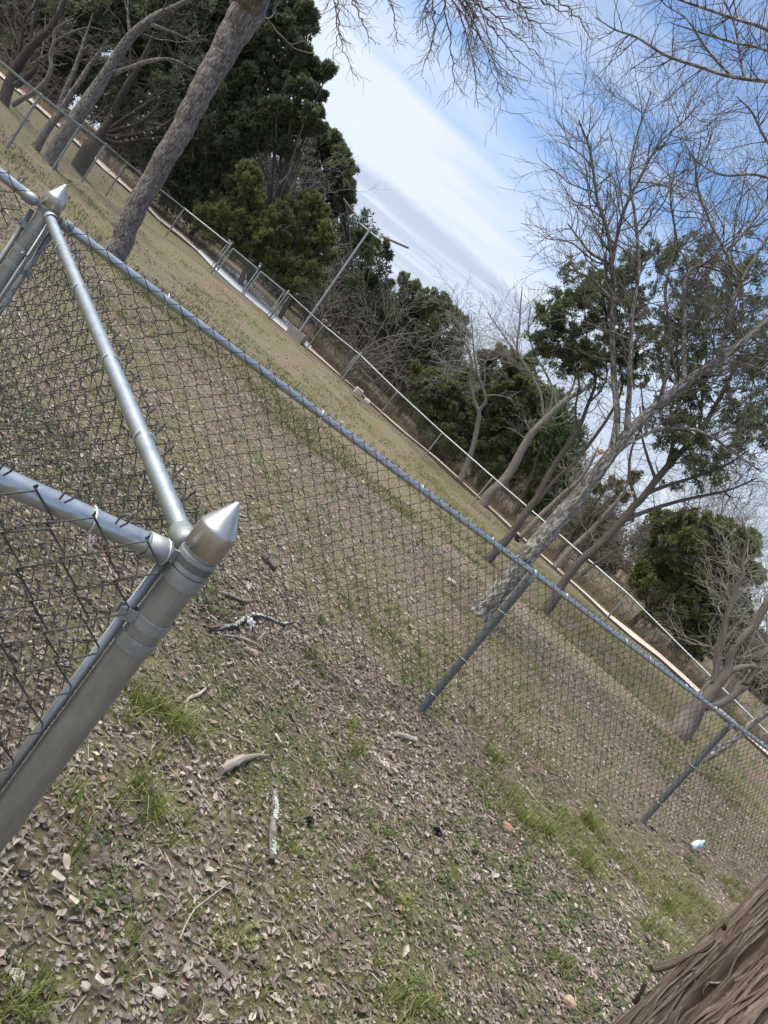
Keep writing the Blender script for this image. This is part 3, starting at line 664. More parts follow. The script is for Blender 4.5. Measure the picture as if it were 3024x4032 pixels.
# ================================================================== vegetation
class Twigs:
    def __init__(s): s.A = []; s.B = []; s.ra = []; s.rb = []
    def seg(s, a, b, ra, rb): s.A.append(a); s.B.append(b); s.ra.append(ra); s.rb.append(rb)
    def mesh(s, mb, sides=3, col=(.2, .18, .16), var=.25):
        if not s.A: return
        P = np.stack([np.array(s.A), np.array(s.B)], 1); R = np.stack([s.ra, s.rb], 1)
        c = np.array(col)[None] * (1 + RNG.uniform(-var, var, (len(P), 1)))
        tubes(mb, P, R, sides, col=c)
R_ = random.random; G_ = random.gauss
def nrm(v):
    l = math.sqrt(v[0] * v[0] + v[1] * v[1] + v[2] * v[2]) + 1e-9; return (v[0] / l, v[1] / l, v[2] / l)
def grow(tw, p, d, L, r, depth, wig=.25, trop=(0, 0, .05), seg=.12, nch=3.0, spread=.8, rmin=.0016, tips=None):
    n = max(2, int(L / seg)); s = L / n; d = nrm(d); px, py, pz = p
    for i in range(n):
        d = nrm((d[0] + G_(0, wig) + trop[0], d[1] + G_(0, wig) + trop[1], d[2] + G_(0, wig) + trop[2]))
        r0 = max(rmin, r * (1 - .75 * i / n)); r1 = max(rmin, r * (1 - .75 * (i + 1) / n))
        q = (px + d[0] * s, py + d[1] * s, pz + d[2] * s); tw.seg((px, py, pz), q, r0, r1); px, py, pz = q
        if depth > 0 and R_() < nch / n:
            a = nrm((G_(0, 1), G_(0, 1), G_(0, 1))); k = d[0] * a[0] + d[1] * a[1] + d[2] * a[2]; a = nrm((a[0] - d[0] * k, a[1] - d[1] * k, a[2] - d[2] * k))
            t = spread * (.6 + .7 * R_()); cd = (d[0] + a[0] * t, d[1] + a[1] * t, d[2] + a[2] * t)
            grow(tw, q, cd, L * (.35 + .35 * R_()), r1 * .62, depth - 1, wig, trop, seg * .8, nch, spread, rmin, tips)
    if tips is not None: tips.append((px, py, pz))

def foliage(mb, C, R, dens, tuft, col, col2, sub=.28, blade=.16, K=5, up=.35, flat=1.0, fill=.25):
    """leaf sprays in small sub-clumps spread through ellipsoids; C (n,3), R (n,)"""
    pts = []; out = []; cid = []
    cc = 0
    for c, r in zip(np.asarray(C, float), np.asarray(R, float)):
        n = max(4, int(dens * (r / .6) ** 2))
        u = RNG.normal(size=(n, 3)); u /= np.linalg.norm(u, axis=1)[:, None]
        rad = r * np.where(RNG.random(n) < fill, RNG.uniform(.2, .8, n), RNG.uniform(.72, 1.12, n))
        q = c + u * rad[:, None] * [1, 1, flat]
        m_ = max(3, int(tuft)); sr = sub * (.6 + .8 * RNG.random(n)) * min(1.0, .5 + r)
        v = RNG.normal(size=(n, m_, 3)); v /= np.linalg.norm(v, axis=2, keepdims=True); rr = RNG.random((n, m_, 1)) ** .45
        pts.append((q[:, None] + v * rr * sr[:, None, None]).reshape(-1, 3)); out.append((v * .8 + u[:, None] * .6).reshape(-1, 3)); cid.append(np.repeat(np.arange(n) + cc, m_)); cc += n
    P = np.vstack(pts); O = np.vstack(out); I = np.concatenate(cid); T = len(P)
    O = O + np.array([0, 0, up]); O /= np.linalg.norm(O, axis=1)[:, None] + 1e-9
    D = O[:, None] + RNG.normal(0, .55, (T, K, 3)); D /= np.linalg.norm(D, axis=2, keepdims=True)
    S = np.cross(D, RNG.normal(size=(T, K, 3))); S /= np.linalg.norm(S, axis=2, keepdims=True) + 1e-9
    L = blade * RNG.uniform(.6, 1.3, (T, K, 1)); w = L * RNG.uniform(.11, .19, (T, K, 1))
    b = P[:, None] + RNG.normal(0, blade * .15, (T, K, 3))
    V = np.stack([b - S * w * .6, b + S * w * .6, b + D * L * .55 + S * w, b + D * L, b + D * L * .55 - S * w], 3)     # placeholder order
    V = np.stack([b, b + D * L * .5 + S * w, b + D * L, b + D * L * .5 - S * w], 2)
    F = np.arange(T * K * 4).reshape(-1, 4)
    cm = RNG.random(cc)[I]; tm = RNG.random(T); f = np.clip(.55 * cm + .45 * tm, 0, 1)[:, None]
    c = np.array(col)[None] * (1 - f) + np.array(col2)[None] * f; c = c * (1 + RNG.uniform(-.2, .2, (T, 1)))
    mb.add(V.reshape(-1, 3), F, np.repeat(c, K * 4, axis=0))

def px_poly(pts, Y):
    """[(px,py,width_px[,dY])] -> Nx4 world points with radius"""
    o = []
    for q in pts:
        y = Y + (q[3] if len(q) > 3 else 0); p = at(q[0], q[1], y); o.append((p[0], p[1], p[2], .5 * q[2] * y / F_PX * 1.02))
    return np.array(o)
def limb(mb, pts, Y, n=10, step=.12, rough=.1, seed=0, root=False):
    P = px_poly(pts, Y)
    if root:
        P = np.vstack([P[0] + (P[0] - P[1]) * .12, P]) if True else P
        P[0, 2] = min(P[0, 2], g1(P[0, 0], P[0, 1]) - .12)
    S = spline(P, step); S[:, 3] = np.maximum(S[:, 3], .003)
    j = RNG.normal(0, 1, (len(S), 3)); j = (j + np.roll(j, 1, 0) + np.roll(j, -1, 0)) / 3 * S[:, 3:4] * .10; j[0] = 0; S[:, :3] += j
    tube(mb, S[:, :3], S[:, 3], n, True, None, rough, seed, True); return S
def twig_on(tw, S, n, L, r, depth=2, f0=.2, side=None, **k):
    for _ in range(n):
        f = f0 + (1 - f0) * R_(); i = int(f * (len(S) - 1)); p = S[i, :3]; t = S[min(i + 1, len(S) - 1), :3] - S[max(i - 1, 0), :3]; t = nrm(t)
        a = nrm((G_(0, 1), G_(0, 1), G_(0, 1))); kk = sum(x * y for x, y in zip(t, a)); a = nrm(tuple(x - y * kk for x, y in zip(a, t)))
        q = .55; d = tuple(x * q + y * .9 + (side[j] if side is not None else 0) for j, (x, y) in enumerate(zip(t, a)))
        grow(tw, tuple(p), d, L * (.5 + R_()), min(r, S[i, 3] * .6), depth, **k)

IMG_UP = np.array(at(1512 + 61, 2016 - 79, 20.0)) - np.array(at(1512, 2016, 20.0)); IMG_UP /= np.linalg.norm(IMG_UP)
# photo "straight up" leans left in the place itself
PV = np.array(at(1512, 1916, 20.0)) - np.array(at(1512, 2016, 20.0)); PV /= np.linalg.norm(PV)

def juniper(label, Y, blobs, col, col2, trunks=(), group=None, name='juniper_tree', dens=26, tuft=30, sub=.22, blade=.105, bark=None, base=None, twig=0, up=.35, fill=.3, K=7):
    C = np.array([at(b[0], b[1], Y + (b[3] if len(b) > 3 else random.uniform(-.5, .5))) for b in blobs]); R = np.array([max(b[2] * .62, b[2] - 30) * Y / F_PX for b in blobs])
    if base is None:
        k = np.argmin(C[:, 2]); base = (float(C[:, 0].mean()), float(Y), 0)
    if 'juniper' in name:
        nc, nr = [C], [R]
        for c, q in zip(C, R):
            for _ in range(3):
                u = RNG.normal(size=3); u[2] = abs(u[2]) * .9 + .1; u /= np.linalg.norm(u); k = random.uniform(.18, .34); nc.append((c + u * q * random.uniform(.95, 1.25))[None]); nr.append(np.array([q * k]))
        Cf, Rf = np.vstack(nc), np.concatenate(nr)
    else: Cf, Rf = C, R
    bx, by = float(base[0]), float(base[1]); bz = g1(bx, by)
    o = empty(name, (bx, by, bz), label, 'tree', group)
    mb = MB()
    if trunks:
        for i, t in enumerate(trunks): limb(mb, t, Y, 9, .2, .25, i + 3, root=(i == 0))
    else:
        top = C[np.argmax(C[:, 2])]; S = spline([(bx, by, bz - .2, .10), (bx + (top[0] - bx) * .3, by, bz + (top[2] - bz) * .4, .08), (top[0], top[1], top[2], .02)], .3)
        tube(mb, S[:, :3], S[:, 3], 8, True, None, .2, 1, True)
        for c, r in zip(C, R):
            z0 = bz + .2 + (c[2] - bz) * random.uniform(.2, .6); i = int(np.argmin(np.abs(S[:, 2] - z0))); tube(mb, spline([tuple(S[i, :3]), tuple((S[i, :3] + c) / 2 + [0, 0, .1]), tuple(c)], .25), .03, 5, True, None, 0, 2, True)
    mb.build('trunk', bark or M_BK_CEDAR, o)
    mb = MB(); tl = Twigs(); tips = []
    for c, q in zip(C, R):
        for _ in range(7 if 'juniper' in name else 4):
            u = RNG.normal(size=3); u[2] = abs(u[2]) + .25; u /= np.linalg.norm(u); grow(tl, tuple(c + u * q * .75), tuple(u + [0, 0, .35]), q * .5 + .16, .008, 1, .16, (0, 0, .08), .11, 5.0, .55, .003, tips)
    tp = np.array(tips); foliage(mb, tp, np.full(len(tp), .06), 80, 7, np.array(col) * 1.1, np.array(col2) * 1.1, .11, blade * .9, K, up + .2, 1.0, .8)
    foliage(mb, Cf, Rf, dens, tuft * .8, col, col2, sub, blade, K, up, 1.0, fill); mb.build('crown', M_LEAF, o, smooth=False)
    if twig:
        tw = Twigs()
        for c, r in zip(C, R):
            for _ in range(twig):
                grow(tw, tuple(c + RNG.normal(0, r * .4, 3)), (G_(0, 1), G_(0, 1), G_(.3, .7)), r * 1.2, .012, 1, .25)
        mb = MB(); tw.mesh(mb, 3, (.17, .15, .135)); mb.build('branch', M_TWIG, o)['kind'] = 'stuff'
    return o
JD = ((.075, .096, .055), (.155, .178, .095)); JM = ((.095, .122, .055), (.19, .215, .095)); JB = ((.115, .138, .048), (.22, .238, .09)); JG = ((.11, .13, .072), (.19, .205, .11))
LV = 'junipers standing beyond the far fence'

juniper('tallest dark juniper, its ragged edge reaching far over the sky behind the leaning trunk', 28.5,
        [(960, 120, 150, 0), (1060, 80, 80), (1120, 40, 60), (1180, 60, 36), (1200, 130, 34), (1215, 90, 20), (1150, 140, 44), (1040, 230, 110), (1130, 240, 50), (1180, 215, 22), (1210, 250, 20),
         (1180, 300, 44), (1235, 300, 26), (1268, 292, 16), (1290, 288, 9), (1100, 340, 70), (1160, 365, 40), (1215, 380, 24), (1250, 385, 14), (960, 380, 140, .6), (1090, 440, 60), (1160, 450, 36), (1205, 455, 22), (1236, 448, 11), (1120, 510, 50), (1180, 512, 28), (1225, 514, 16), (1255, 518, 9),
         (1040, 540, 60), (1080, 580, 44), (1120, 590, 24), (880, 280, 170, .8), (880, 500, 120), (820, 130, 170, .8), (980, 560, 60), (740, 400, 130, 1), (1020, 20, 90), (1000, 470, 100)], *JD, group=LV, dens=44, tuft=30, sub=.20, blade=.105, K=7, twig=5, base=(-9.2, 29.2))
juniper('dark juniper with a spiky top rising left of the light pole', 34,
        [(1260, 620, 60), (1300, 590, 34), (1300, 560, 18), (1200, 590, 40), (1330, 650, 40), (1345, 700, 42), (1300, 720, 70), (1240, 760, 80), (1335, 780, 40), (1180, 700, 90), (1150, 790, 90), (1330, 620, 22), (1270, 570, 18), (1350, 745, 22), (1240, 590, 18), (1300, 850, 60)],
        *JG, group=LV, dens=20, tuft=20, sub=.24, blade=.15, twig=4, base=(-5.2, 34.5))
juniper('dark green juniper behind the leaning trunk, low beside the far fence', 29.5,
        [(720, 640, 120), (640, 720, 90), (780, 720, 110), (700, 780, 90), (830, 640, 110), (900, 660, 90), (760, 850, 70), (610, 620, 100)], *JD, group=LV, dens=30, tuft=24, base=(-12.4, 29.8))
juniper('bright olive juniper with a rounded peak left of the gates', 28.2,
        [(960, 720, 52), (990, 770, 58), (930, 780, 60), (1010, 840, 60), (960, 860, 80), (900, 870, 70), (860, 900, 60), (780, 860, 42), (820, 930, 55), (1000, 930, 80), (920, 950, 70), (975, 690, 26), (1040, 880, 40)], *JB, group=LV, dens=36, tuft=26, sub=.15, blade=.095, K=7, base=(-9.3, 28.6))
juniper('broad olive green juniper directly behind the double gate', 28.8,
        [(1220, 850, 70), (1150, 870, 70), (1090, 900, 70), (1250, 930, 70), (1170, 960, 100), (1070, 980, 90), (990, 1000, 80), (1240, 1020, 80), (1140, 1050, 90), (1050, 1060, 70), (1200, 1110, 70), (1265, 960, 40), (930, 990, 50), (1120, 1130, 50), (1225, 810, 30)], *JB, group=LV, dens=32, tuft=24, sub=.16, blade=.095, K=7, twig=8, base=(-7.6, 29.4), fill=.45)
juniper('leafy green evergreen oak right of the light pole', 29.5,
        [(1470, 1000, 55), (1420, 1030, 45), (1400, 1120, 70), (1440, 1190, 80), (1500, 1060, 60), (1380, 1230, 60), (1470, 1280, 60), (1500, 1160, 50), (1420, 960, 26)], (.03, .048, .018), (.085, .115, .045), group=None, name='oak_tree', dens=24, tuft=20, sub=.24, blade=.10, K=6, base=(-4.5, 30), bark=M_BK_GREY, twig=4, up=.1)
juniper('grey green juniper between the light pole and the thin pale forked tree', 30.5,
        [(1570, 1160, 62), (1630, 1190, 70), (1700, 1220, 60), (1750, 1250, 40), (1745, 1210, 20), (1790, 1300, 44), (1600, 1270, 80), (1700, 1310, 80), (1560, 1330, 70), (1640, 1380, 80), (1500, 1290, 60), (1540, 1400, 60), (1480, 1380, 50), (1760, 1390, 70)], *JG, group=LV, dens=34, tuft=26, base=(-1.9, 31.2), twig=6)
juniper('dense dark juniper behind the thin pale forked tree', 28,
        [(1720, 1560, 80), (1660, 1600, 60), (1790, 1560, 90), (1700, 1680, 80), (1800, 1680, 110), (1760, 1780, 80), (1860, 1780, 100), (1650, 1500, 55), (1860, 1600, 80)], *JM, group=LV, dens=34, tuft=26, sub=.16, blade=.10, K=7, base=(.1, 28.6))
juniper('dense dark juniper with upright tips between the thin pale forked tree and a leaning tree', 27.6,
        [(1960, 1560, 75), (1910, 1480, 45), (1985, 1470, 42), (2040, 1500, 44), (1995, 1430, 22), (1900, 1430, 20), (2050, 1590, 90), (1980, 1680, 100), (2080, 1700, 90), (2000, 1800, 110), (1920, 1870, 90), (2060, 1830, 80), (2120, 1590, 50), (2070, 1450, 22), (1950, 1400, 14)], *JM, group=LV, dens=34, tuft=26, sub=.16, blade=.10, K=7, base=(2.2, 28.2))
juniper('fresh green leafy bush behind the leaning trunks at the far fence', 26.4,
        [(2160, 1690, 50), (2190, 1740, 55), (2170, 1800, 60), (2140, 1870, 60), (2200, 1840, 40), (2110, 1960, 50), (2180, 1920, 45), (2080, 2010, 40)], (.03, .055, .014), (.08, .125, .035), name='evergreen_bush', dens=26, tuft=22, sub=.18, blade=.09, K=6, base=(3.7, 26.8), up=.1)
juniper('spreading olive juniper at the right edge behind the dead forked stump', 22.5,
        [(2640, 2120, 80), (2720, 2120, 80), (2800, 2140, 80), (2880, 2180, 70), (2600, 2220, 90), (2700, 2230, 90), (2810, 2240, 90), (2900, 2270, 60), (2560, 2330, 80), (2660, 2350, 90), (2780, 2340, 80), (2600, 2440, 70), (2700, 2470, 80), (2790, 2440, 60), (2760, 2560, 70), (2680, 2560, 50), (2500, 2300, 50), (2580, 2080, 40), (2930, 2150, 30)], (.09, .115, .035), (.18, .20, .075), group=LV, dens=18, tuft=18, sub=.2, blade=.12, twig=10, base=(7.8, 22.9), fill=.4)
juniper('yellowish half bare bush behind the big leaning tree', 24.5, [(2330, 1990, 60), (2400, 2000, 60), (2380, 1930, 50), (2300, 2080, 50), (2420, 2080, 60), (2460, 1920, 50)], (.06, .07, .022), (.16, .155, .06), name='half_bare_bush', dens=14, tuft=10, sub=.22, blade=.08, twig=16, base=(5.2, 24.8))
for lab, Y, pts in (('dark juniper closing the wood at the upper left corner', 26.5, [(60, 60, 120), (200, 40, 110), (300, 120, 120), (120, 180, 100), (260, 250, 90), (40, 250, 80), (400, 60, 120), (340, 300, 70), (180, 330, 60), (300, 20, 100), (130, 20, 90)]),
                    ('dark juniper above the fan of black limbs in the left wood', 27.5, [(520, 60, 130), (640, 160, 130), (560, 250, 110), (680, 330, 120), (620, 450, 100), (480, 330, 80), (720, 80, 140), (560, 560, 80), (480, 460, 70)])):
    juniper(lab, Y, pts, *JD, group=LV, dens=22, tuft=22, sub=.32, blade=.17, base=(at(pts[-1][0], 500, Y)[0], Y + .3), twig=6, fill=.35)

# ---- far wood reading as one mass, and the brush under it
def wood_mass():
    mb = MB(); C = []; R = []
    for i in range(420):
        a = math.radians(random.uniform(-40, 44)); y = random.uniform(34, 46); x = math.tan(a) * y; hb = 3.2 + 4.2 * max(0, min(1, (-math.degrees(a) - 12) / 12)) + 1.2 * math.sin(a * 23) - (1.3 if math.degrees(a) > 8 else 0)
        z = g1(x, min(y, 40)) + random.random() ** .8 * (hb - g1(x, min(y, 40)) + 1.0); C.append((x, y, z)); R.append(random.uniform(.6, 1.2))
    foliage(mb, C, R, 12, 16, (.045, .058, .032), (.11, .125, .065), .34, .20, 5, .3, 1.0, .4); tag(mb.build('woodland', M_LEAF, smooth=False), kind='stuff')
    tw = Twigs()
    for i in range(520):
        a = math.radians(random.uniform(-38, 42)); y = random.uniform(29.5, 40); x = math.tan(a) * y
        if (y < 31 and random.random() < .4) or (math.degrees(a) < -14 and random.random() < .75): continue
        h = random.uniform(1.2, 3.4); grow(tw, (x, y, g1(x, y) - .1), (G_(0, .25), G_(0, .2), 1), h, .022, 2, .22, (0, 0, .03), .3, 4.5, .7, .005)
    for i in range(560):       # bramble and dry stems along the fence
        k = random.random(); Pn = PB if random.random() < .72 else PA; i_ = random.randrange(len(Pn)); p = Pn[i_]; y = p[1] + random.uniform(1.5, 4.2); x = p[0] + random.uniform(-.6, .6) + (y - p[1]) * (p[0] / p[1])
        grow(tw, (x, y, g1(x, y) - .05), (G_(0, .5), G_(0, .4), 1), random.uniform(.5, 1.7), .010, 2, .35, (0, 0, -.02), .16, 4.0, .9, .0035)
    mb = MB(); tw.mesh(mb, 3, (.15, .125, .105), .4); tag(mb.build('underbrush', M_TWIG), kind='stuff')
wood_mass()

# ---- bare trees
def bare(label, Y, trunks, twigs, bark, group=None, name='bare_tree', col=(.2, .18, .16), cuts=(), limbs_n=10, rmin=.0022, tw_kw={}, base=None, sides=3, leaf=None, extra=None):
    P0 = px_poly(trunks[0][:2], Y)[0]
    o = empty(name, (P0[0], P0[1], g1(P0[0], P0[1])) if base is None else base, label, 'tree', group)
    SS = []
    for i, t in enumerate(trunks):
        mb = MB(); S = limb(mb, t, Y, 20 if i == 0 else limbs_n, .07 if Y < 15 else .14, .03, i + int(Y), root=(i == 0 and base is None)); SS.append(S)
        mb.build('trunk' if i == 0 else 'limb', bark, o)
    tw = Twigs()
    for (i, n, L, r, dep, f0) in twigs: twig_on(tw, SS[i], n, L, r, dep, f0, rmin=rmin, **tw_kw)
    if extra: extra(tw, SS)
    if tw.A:
        mb = MB(); tw.mesh(mb, sides, col, .2); mb.build('twigs', M_TWIG, o)['kind'] = 'stuff' 
    if leaf:
        tl = Twigs(); tips = []
        for q in leaf[0]:
            c = at(q[0], q[1], Y + random.uniform(-.6, .6)); R = q[2] * 1.25 * Y / F_PX
            for _ in range(leaf[1][0]):
                d = nrm((G_(0, 1), G_(0, 1), G_(.25, .8))); grow(tl, (c[0] - d[0] * R * .5 + G_(0, R * .3), c[1] - d[1] * R * .5, c[2] - d[2] * R * .5 + G_(0, R * .3)), d, R * random.uniform(1.3, 2.2), .006, 2, .22, (0, 0, .03), .09, 3.6, .7, .0022, tips)
        mb = MB(); tl.mesh(mb, 3, col, .2); mb.build('twigs', M_TWIG, o)['kind'] = 'stuff'
        tips = np.array(tips); tips = tips[RNG.random(len(tips)) < leaf[1][1]]
        mb = MB(); foliage(mb, tips, np.full(len(tips), .05), 60, leaf[1][2], leaf[1][3], leaf[1][4], .085, .055, 5, .35, 1.0, .8); mb.build('crown', M_LEAF, o, smooth=False)
    for (px, py, w, dy) in cuts:
        c = at(px, py, Y + dy); d = np.array(nrm((-c[0] * .9, -c[1], EYE - c[2] + 1.0))); mb = MB(); rr = w * .5 * Y / F_PX
        lathe(mb, c, [(rr * 1.1, -rr * 2.2), (rr, -.004), (rr * .97, 0), (rr * .5, .003), (.0003, .004)], 14, tuple(d)); mb.build('pruned_branch_end', M_CUT, o)
    return o
UPW = (PV * .10)
z6 = lambda x, y: (1800 + x / 1.355, 900 + y / 1.355)
def Z6(*q): return [(*z6(a[0], a[1]), a[2] / 1.355, *a[3:]) for a in q]
z5 = lambda x, y: (2224 + x / 2.074, 2200 + y / 2.074)
def Z5(*q): return [(*z5(a[0], a[1]), a[2] / 2.074, *a[3:]) for a in q]
z4 = lambda x, y: (1900 + x / 2.765, 1800 + y / 2.765)
def Z4(*q): return [(*z4(a[0], a[1]), a[2] / 2.765, *a[3:]) for a in q]
z1 = lambda x, y: (x / 2.074, y / 2.074)
def Z1(*q): return [(*z1(a[0], a[1]), a[2] / 2.074, *a[3:]) for a in q]

# leaning tree with scaly bark, left; its far branches hang into the top of the picture
def t1_extra(tw, SS):
    for (x, y, x2, y2, L, dy) in ((1330, -60, 1400, 300, 1.9, -3), (1300, -80, 1310, 240, 1.7, -3), (1360, -60, 1480, 180, 1.3, -3), (1500, -60, 1565, 170, 1.1, -3.2),
                                  (1690, -60, 1650, 300, 1.9, -4), (1740, -70, 1790, 380, 2.0, -4), (1760, -60, 1880, 430, 2.2, -4), (1790, -60, 1975, 430, 2.3, -4), (1800, -40, 2050, 330, 2.1, -4), (1830, -40, 2140, 240, 1.9, -4), (1700, -60, 1700, 200, 1.4, -4), (1850, -40, 2100, 300, 2.0, -4), (1780, -60, 1830, 300, 1.7, -4), (1820, -50, 1960, 330, 1.9, -4),
                                  (2020, -60, 2200, 150, 1.3, -4.2), (2050, -60, 2330, 150, 1.6, -4.2), (2080, -60, 2260, 60, 1.1, -4.2), (1960, -60, 2060, 130, 1.1, -4.2), (1900, -50, 2110, 140, 1.3, -4)):
        Y = 12.2 + dy; a = at(x, y, Y); b = at(x2, y2, Y + random.uniform(-.6, .6)); d = (b - a); L = np.linalg.norm(d)
        n = 16; d = d / L; sidev = np.cross(d, [0, 1, 0]); p = a.copy(); prev = a
        ph = random.uniform(-.12, .12)
        for i in range(n):
            f = (i + 1) / n; q = a + d * L * f + sidev * ph * L * math.sin(math.pi * f) + RNG.normal(0, .012, 3); r0 = .010 * (1 - .85 * i / n) + .0018
            tw.seg(tuple(prev), tuple(q), r0, r0 * .94)
            for _ in range(2):
                if R_() < .62:
                    sgn = 1 if R_() < .5 else -1; dd = d * .8 + sidev * sgn * random.uniform(.3, .9) + RNG.normal(0, .2, 3)
                    grow(tw, tuple(q), tuple(dd), L * random.uniform(.10, .26) * (1.25 - .5 * f), r0 * .6, 1, .13, tuple(d * .06), .06, 3.6, .75, .0019)
            prev = q
T1P = [(a, b, c * .84, *d) for a, b, c, *d in [(430, 1030, 122), (462, 975, 104), (505, 880, 98), (560, 770, 96), (640, 640, 96), (720, 500, 100), (800, 350, 106), (880, 200, 118), (950, 80, 140), (990, 0, 152), (1020, -70, 130, -.4)]]
bare('tall leaning tree with scaly grey bark at left, twigs hanging across the top', 12.6,
     [T1P, [(985, 10, 120), (1060, -90, 90, -.8), (1250, -160, 60, -2), (1500, -170, 45, -3), (1760, -90, 34, -3.9), (2060, -90, 20, -4.1)], [(960, 60, 100), (950, -60, 90, .3), (930, -200, 70, .6)], [(400, 1000, 44), (380, 1012, 30), (350, 1012, 16)], [(1250, -160, 40, -2), (1330, -70, 20, -2.9), (1390, -20, 8, -3)]],
     [(2, 10, 1.2, .02, 2, .3)], M_BK_SCALY, name='leaning_tree', col=(.16, .14, .125), limbs_n=12, extra=t1_extra, rmin=.002)

# big leaning tree with pale flaky bark, centre right
T8P = [(1880, 2432, 96), (1925, 2372, 82), (2000, 2282, 74), (2066, 2200, 72), (2160, 2090, 74), (2240, 2000, 66), (2330, 1890, 56), (2400, 1800, 48), (2470, 1710, 40), (2575, 1608, 35), (2722, 1490, 32), (2855, 1402, 28), (3024, 1262, 23), (3200, 1120, 17)]
bare('big leaning tree with pale flaky bark and branch holes, its foot behind the near fence', 8.6,
     [T8P,
      [(2405, 1790, 36), (2430, 1660, 26), (2418, 1500, 24, .1), (2410, 1350, 22, .1), (2414, 1180, 19, .1), (2410, 1040, 17, .1), (2392, 912, 14, .1), (2350, 775, 11, .1), (2323, 592, 9, .1), (2278, 474, 5, .1)],
      [(2410, 1040, 14, .1), (2450, 850, 12, .2), (2520, 700, 10, .2), (2600, 560, 8, .2), (2700, 470, 6, .2), (2770, 385, 4, .2)],
      [(2470, 1700, 26), (2480, 1500, 18, -.2), (2490, 1250, 15, -.2), (2515, 1050, 13, -.2), (2500, 850, 11, -.2), (2480, 700, 9, -.2), (2500, 560, 7, -.2), (2565, 360, 4, -.2)],
      [(2693, 1510, 22), (2693, 1300, 18, .2), (2695, 1130, 16, .2), (2720, 1060, 14, .2), (2790, 1030, 12, .2), (2907, 944, 11, .2), (3010, 800, 8, .2), (3080, 650, 5, .2)],
      [(2840, 1410, 22), (2870, 1250, 16, -.2), (2910, 1130, 14, -.2), (2980, 1000, 12, -.2), (3060, 880, 9, -.2)],
      [(2910, 1130, 12, -.2), (2860, 1000, 10, -.2), (2790, 860, 9, -.2), (2740, 700, 7, -.2), (2760, 560, 4, -.2)],
      [(2380, 1830, 24), (2470, 1750, 16, .3), (2600, 1690, 14, .4), (2760, 1700, 11, .5), (2900, 1790, 8, .5), (3000, 1860, 5, .5)],
      [(2800, 1440, 20), (2900, 1430, 16, .2), (3030, 1470, 12, .2), (3130, 1520, 8, .2)],
      [(2410, 1040, 12, .1), (2330, 1000, 10, .1), (2280, 940, 8, .1), (2235, 880, 5, .1)],
      [(2412, 1180, 12, .1), (2330, 1100, 9, .1), (2260, 1065, 7, .1), (2215, 1050, 4, .1)],
      [(2600, 1590, 16, .1), (2640, 1350, 13, .3), (2620, 1150, 11, .3), (2660, 950, 9, .3), (2640, 760, 6, .3), (2680, 600, 4, .3)]],
     [(1, 30, .75, .014, 2, .35), (2, 26, .7, .01, 2, .1), (3, 34, .75, .012, 2, .2), (4, 26, .7, .012, 2, .2), (5, 20, .7, .012, 2, .1), (6, 24, .7, .01, 2, .1), (7, 26, .6, .01, 2, .2), (8, 16, .6, .01, 2, .2), (9, 12, .5, .006, 2, .1), (10, 12, .45, .006, 2, .1), (11, 26, .7, .01, 2, .2), (0, 26, .8, .014, 2, .6)],
     M_BK_PALE, name='leaning_tree', col=(.13, .115, .10), cuts=[(*z6(770, 1188), 20, -.15), (*z6(885, 880), 13, -.1), (*z6(818, 793), 12, -.1), (*z6(985, 998), 11, -.15)], rmin=.0019,
     tw_kw=dict(trop=tuple(PV * .07), wig=.17, seg=.075, nch=3.4, spread=.75))

# tree outside the frame on the right whose bare branches cross the top right corner
bare('mottled grey trunk leaning out at the right edge, bare branches crossing the top right corner', 12.4,
     [Z5((1130, 1640, 74), (1300, 1530, 62), (1450, 1410, 58), (1660, 1240, 54), (1800, 1100, 52)) + [(3200, 2580, 50), (3340, 2200, 46, -1.5), (3400, 1600, 40, -3.5), (3360, 1000, 34, -4.6), (3260, 560, 26, -5)],
      [(3330, 800, 26, -4.8), (3160, 330, 20, -5), (3024, 319, 15, -5), (2879, 301, 12, -5), (2750, 262, 11, -5), (2624, 219, 9.5, -5), (2506, 146, 8, -5), (2424, 118, 6, -5), (2342, 68, 3, -5)],
      [(3260, 560, 20, -5), (3150, 200, 16, -5), (3024, 118, 12, -5), (2880, 70, 10, -5), (2720, 15, 8, -5), (2600, -30, 5, -5)],
      [(2879, 301, 9, -5), (2850, 270, 9, -5), (2800, 215, 8, -5), (2760, 160, 7, -5), (2700, 70, 6, -5), (2620, 20, 4, -5), (2560, -60, 4, -5)],
      [(3200, 300, 14, -5), (3024, 200, 10, -5), (2880, 165, 8, -5), (2750, 125, 6, -5), (2640, 90, 3, -5)],
      [(2930, 310, 9, -5), (2910, 200, 8, -5), (2890, 90, 7, -5), (2840, -20, 5, -5)],
      [(3340, 900, 18, -4.7), (3150, 700, 14, -4.8), (3024, 560, 10, -4.9), (2960, 440, 7, -5), (2900, 380, 4, -5)],
      [(3360, 1000, 18, -4.6), (3150, 760, 14, -4.7), (2990, 690, 10, -4.7), (2850, 690, 8, -4.7), (2750, 640, 5, -4.7), (2690, 560, 3, -4.7)]],
     [(1, 34, .42, .006, 1, .25), (2, 26, .42, .006, 1, .25), (3, 22, .38, .005, 1, .1), (4, 24, .36, .005, 1, .1), (5, 18, .34, .005, 1, .1), (6, 18, .45, .006, 2, .3), (7, 22, .42, .005, 1, .3)],
     M_BK_PALE, name='leaning_tree', col=(.085, .072, .058), rmin=.0019, tw_kw=dict(wig=.10, seg=.06, nch=2.4, spread=.8))

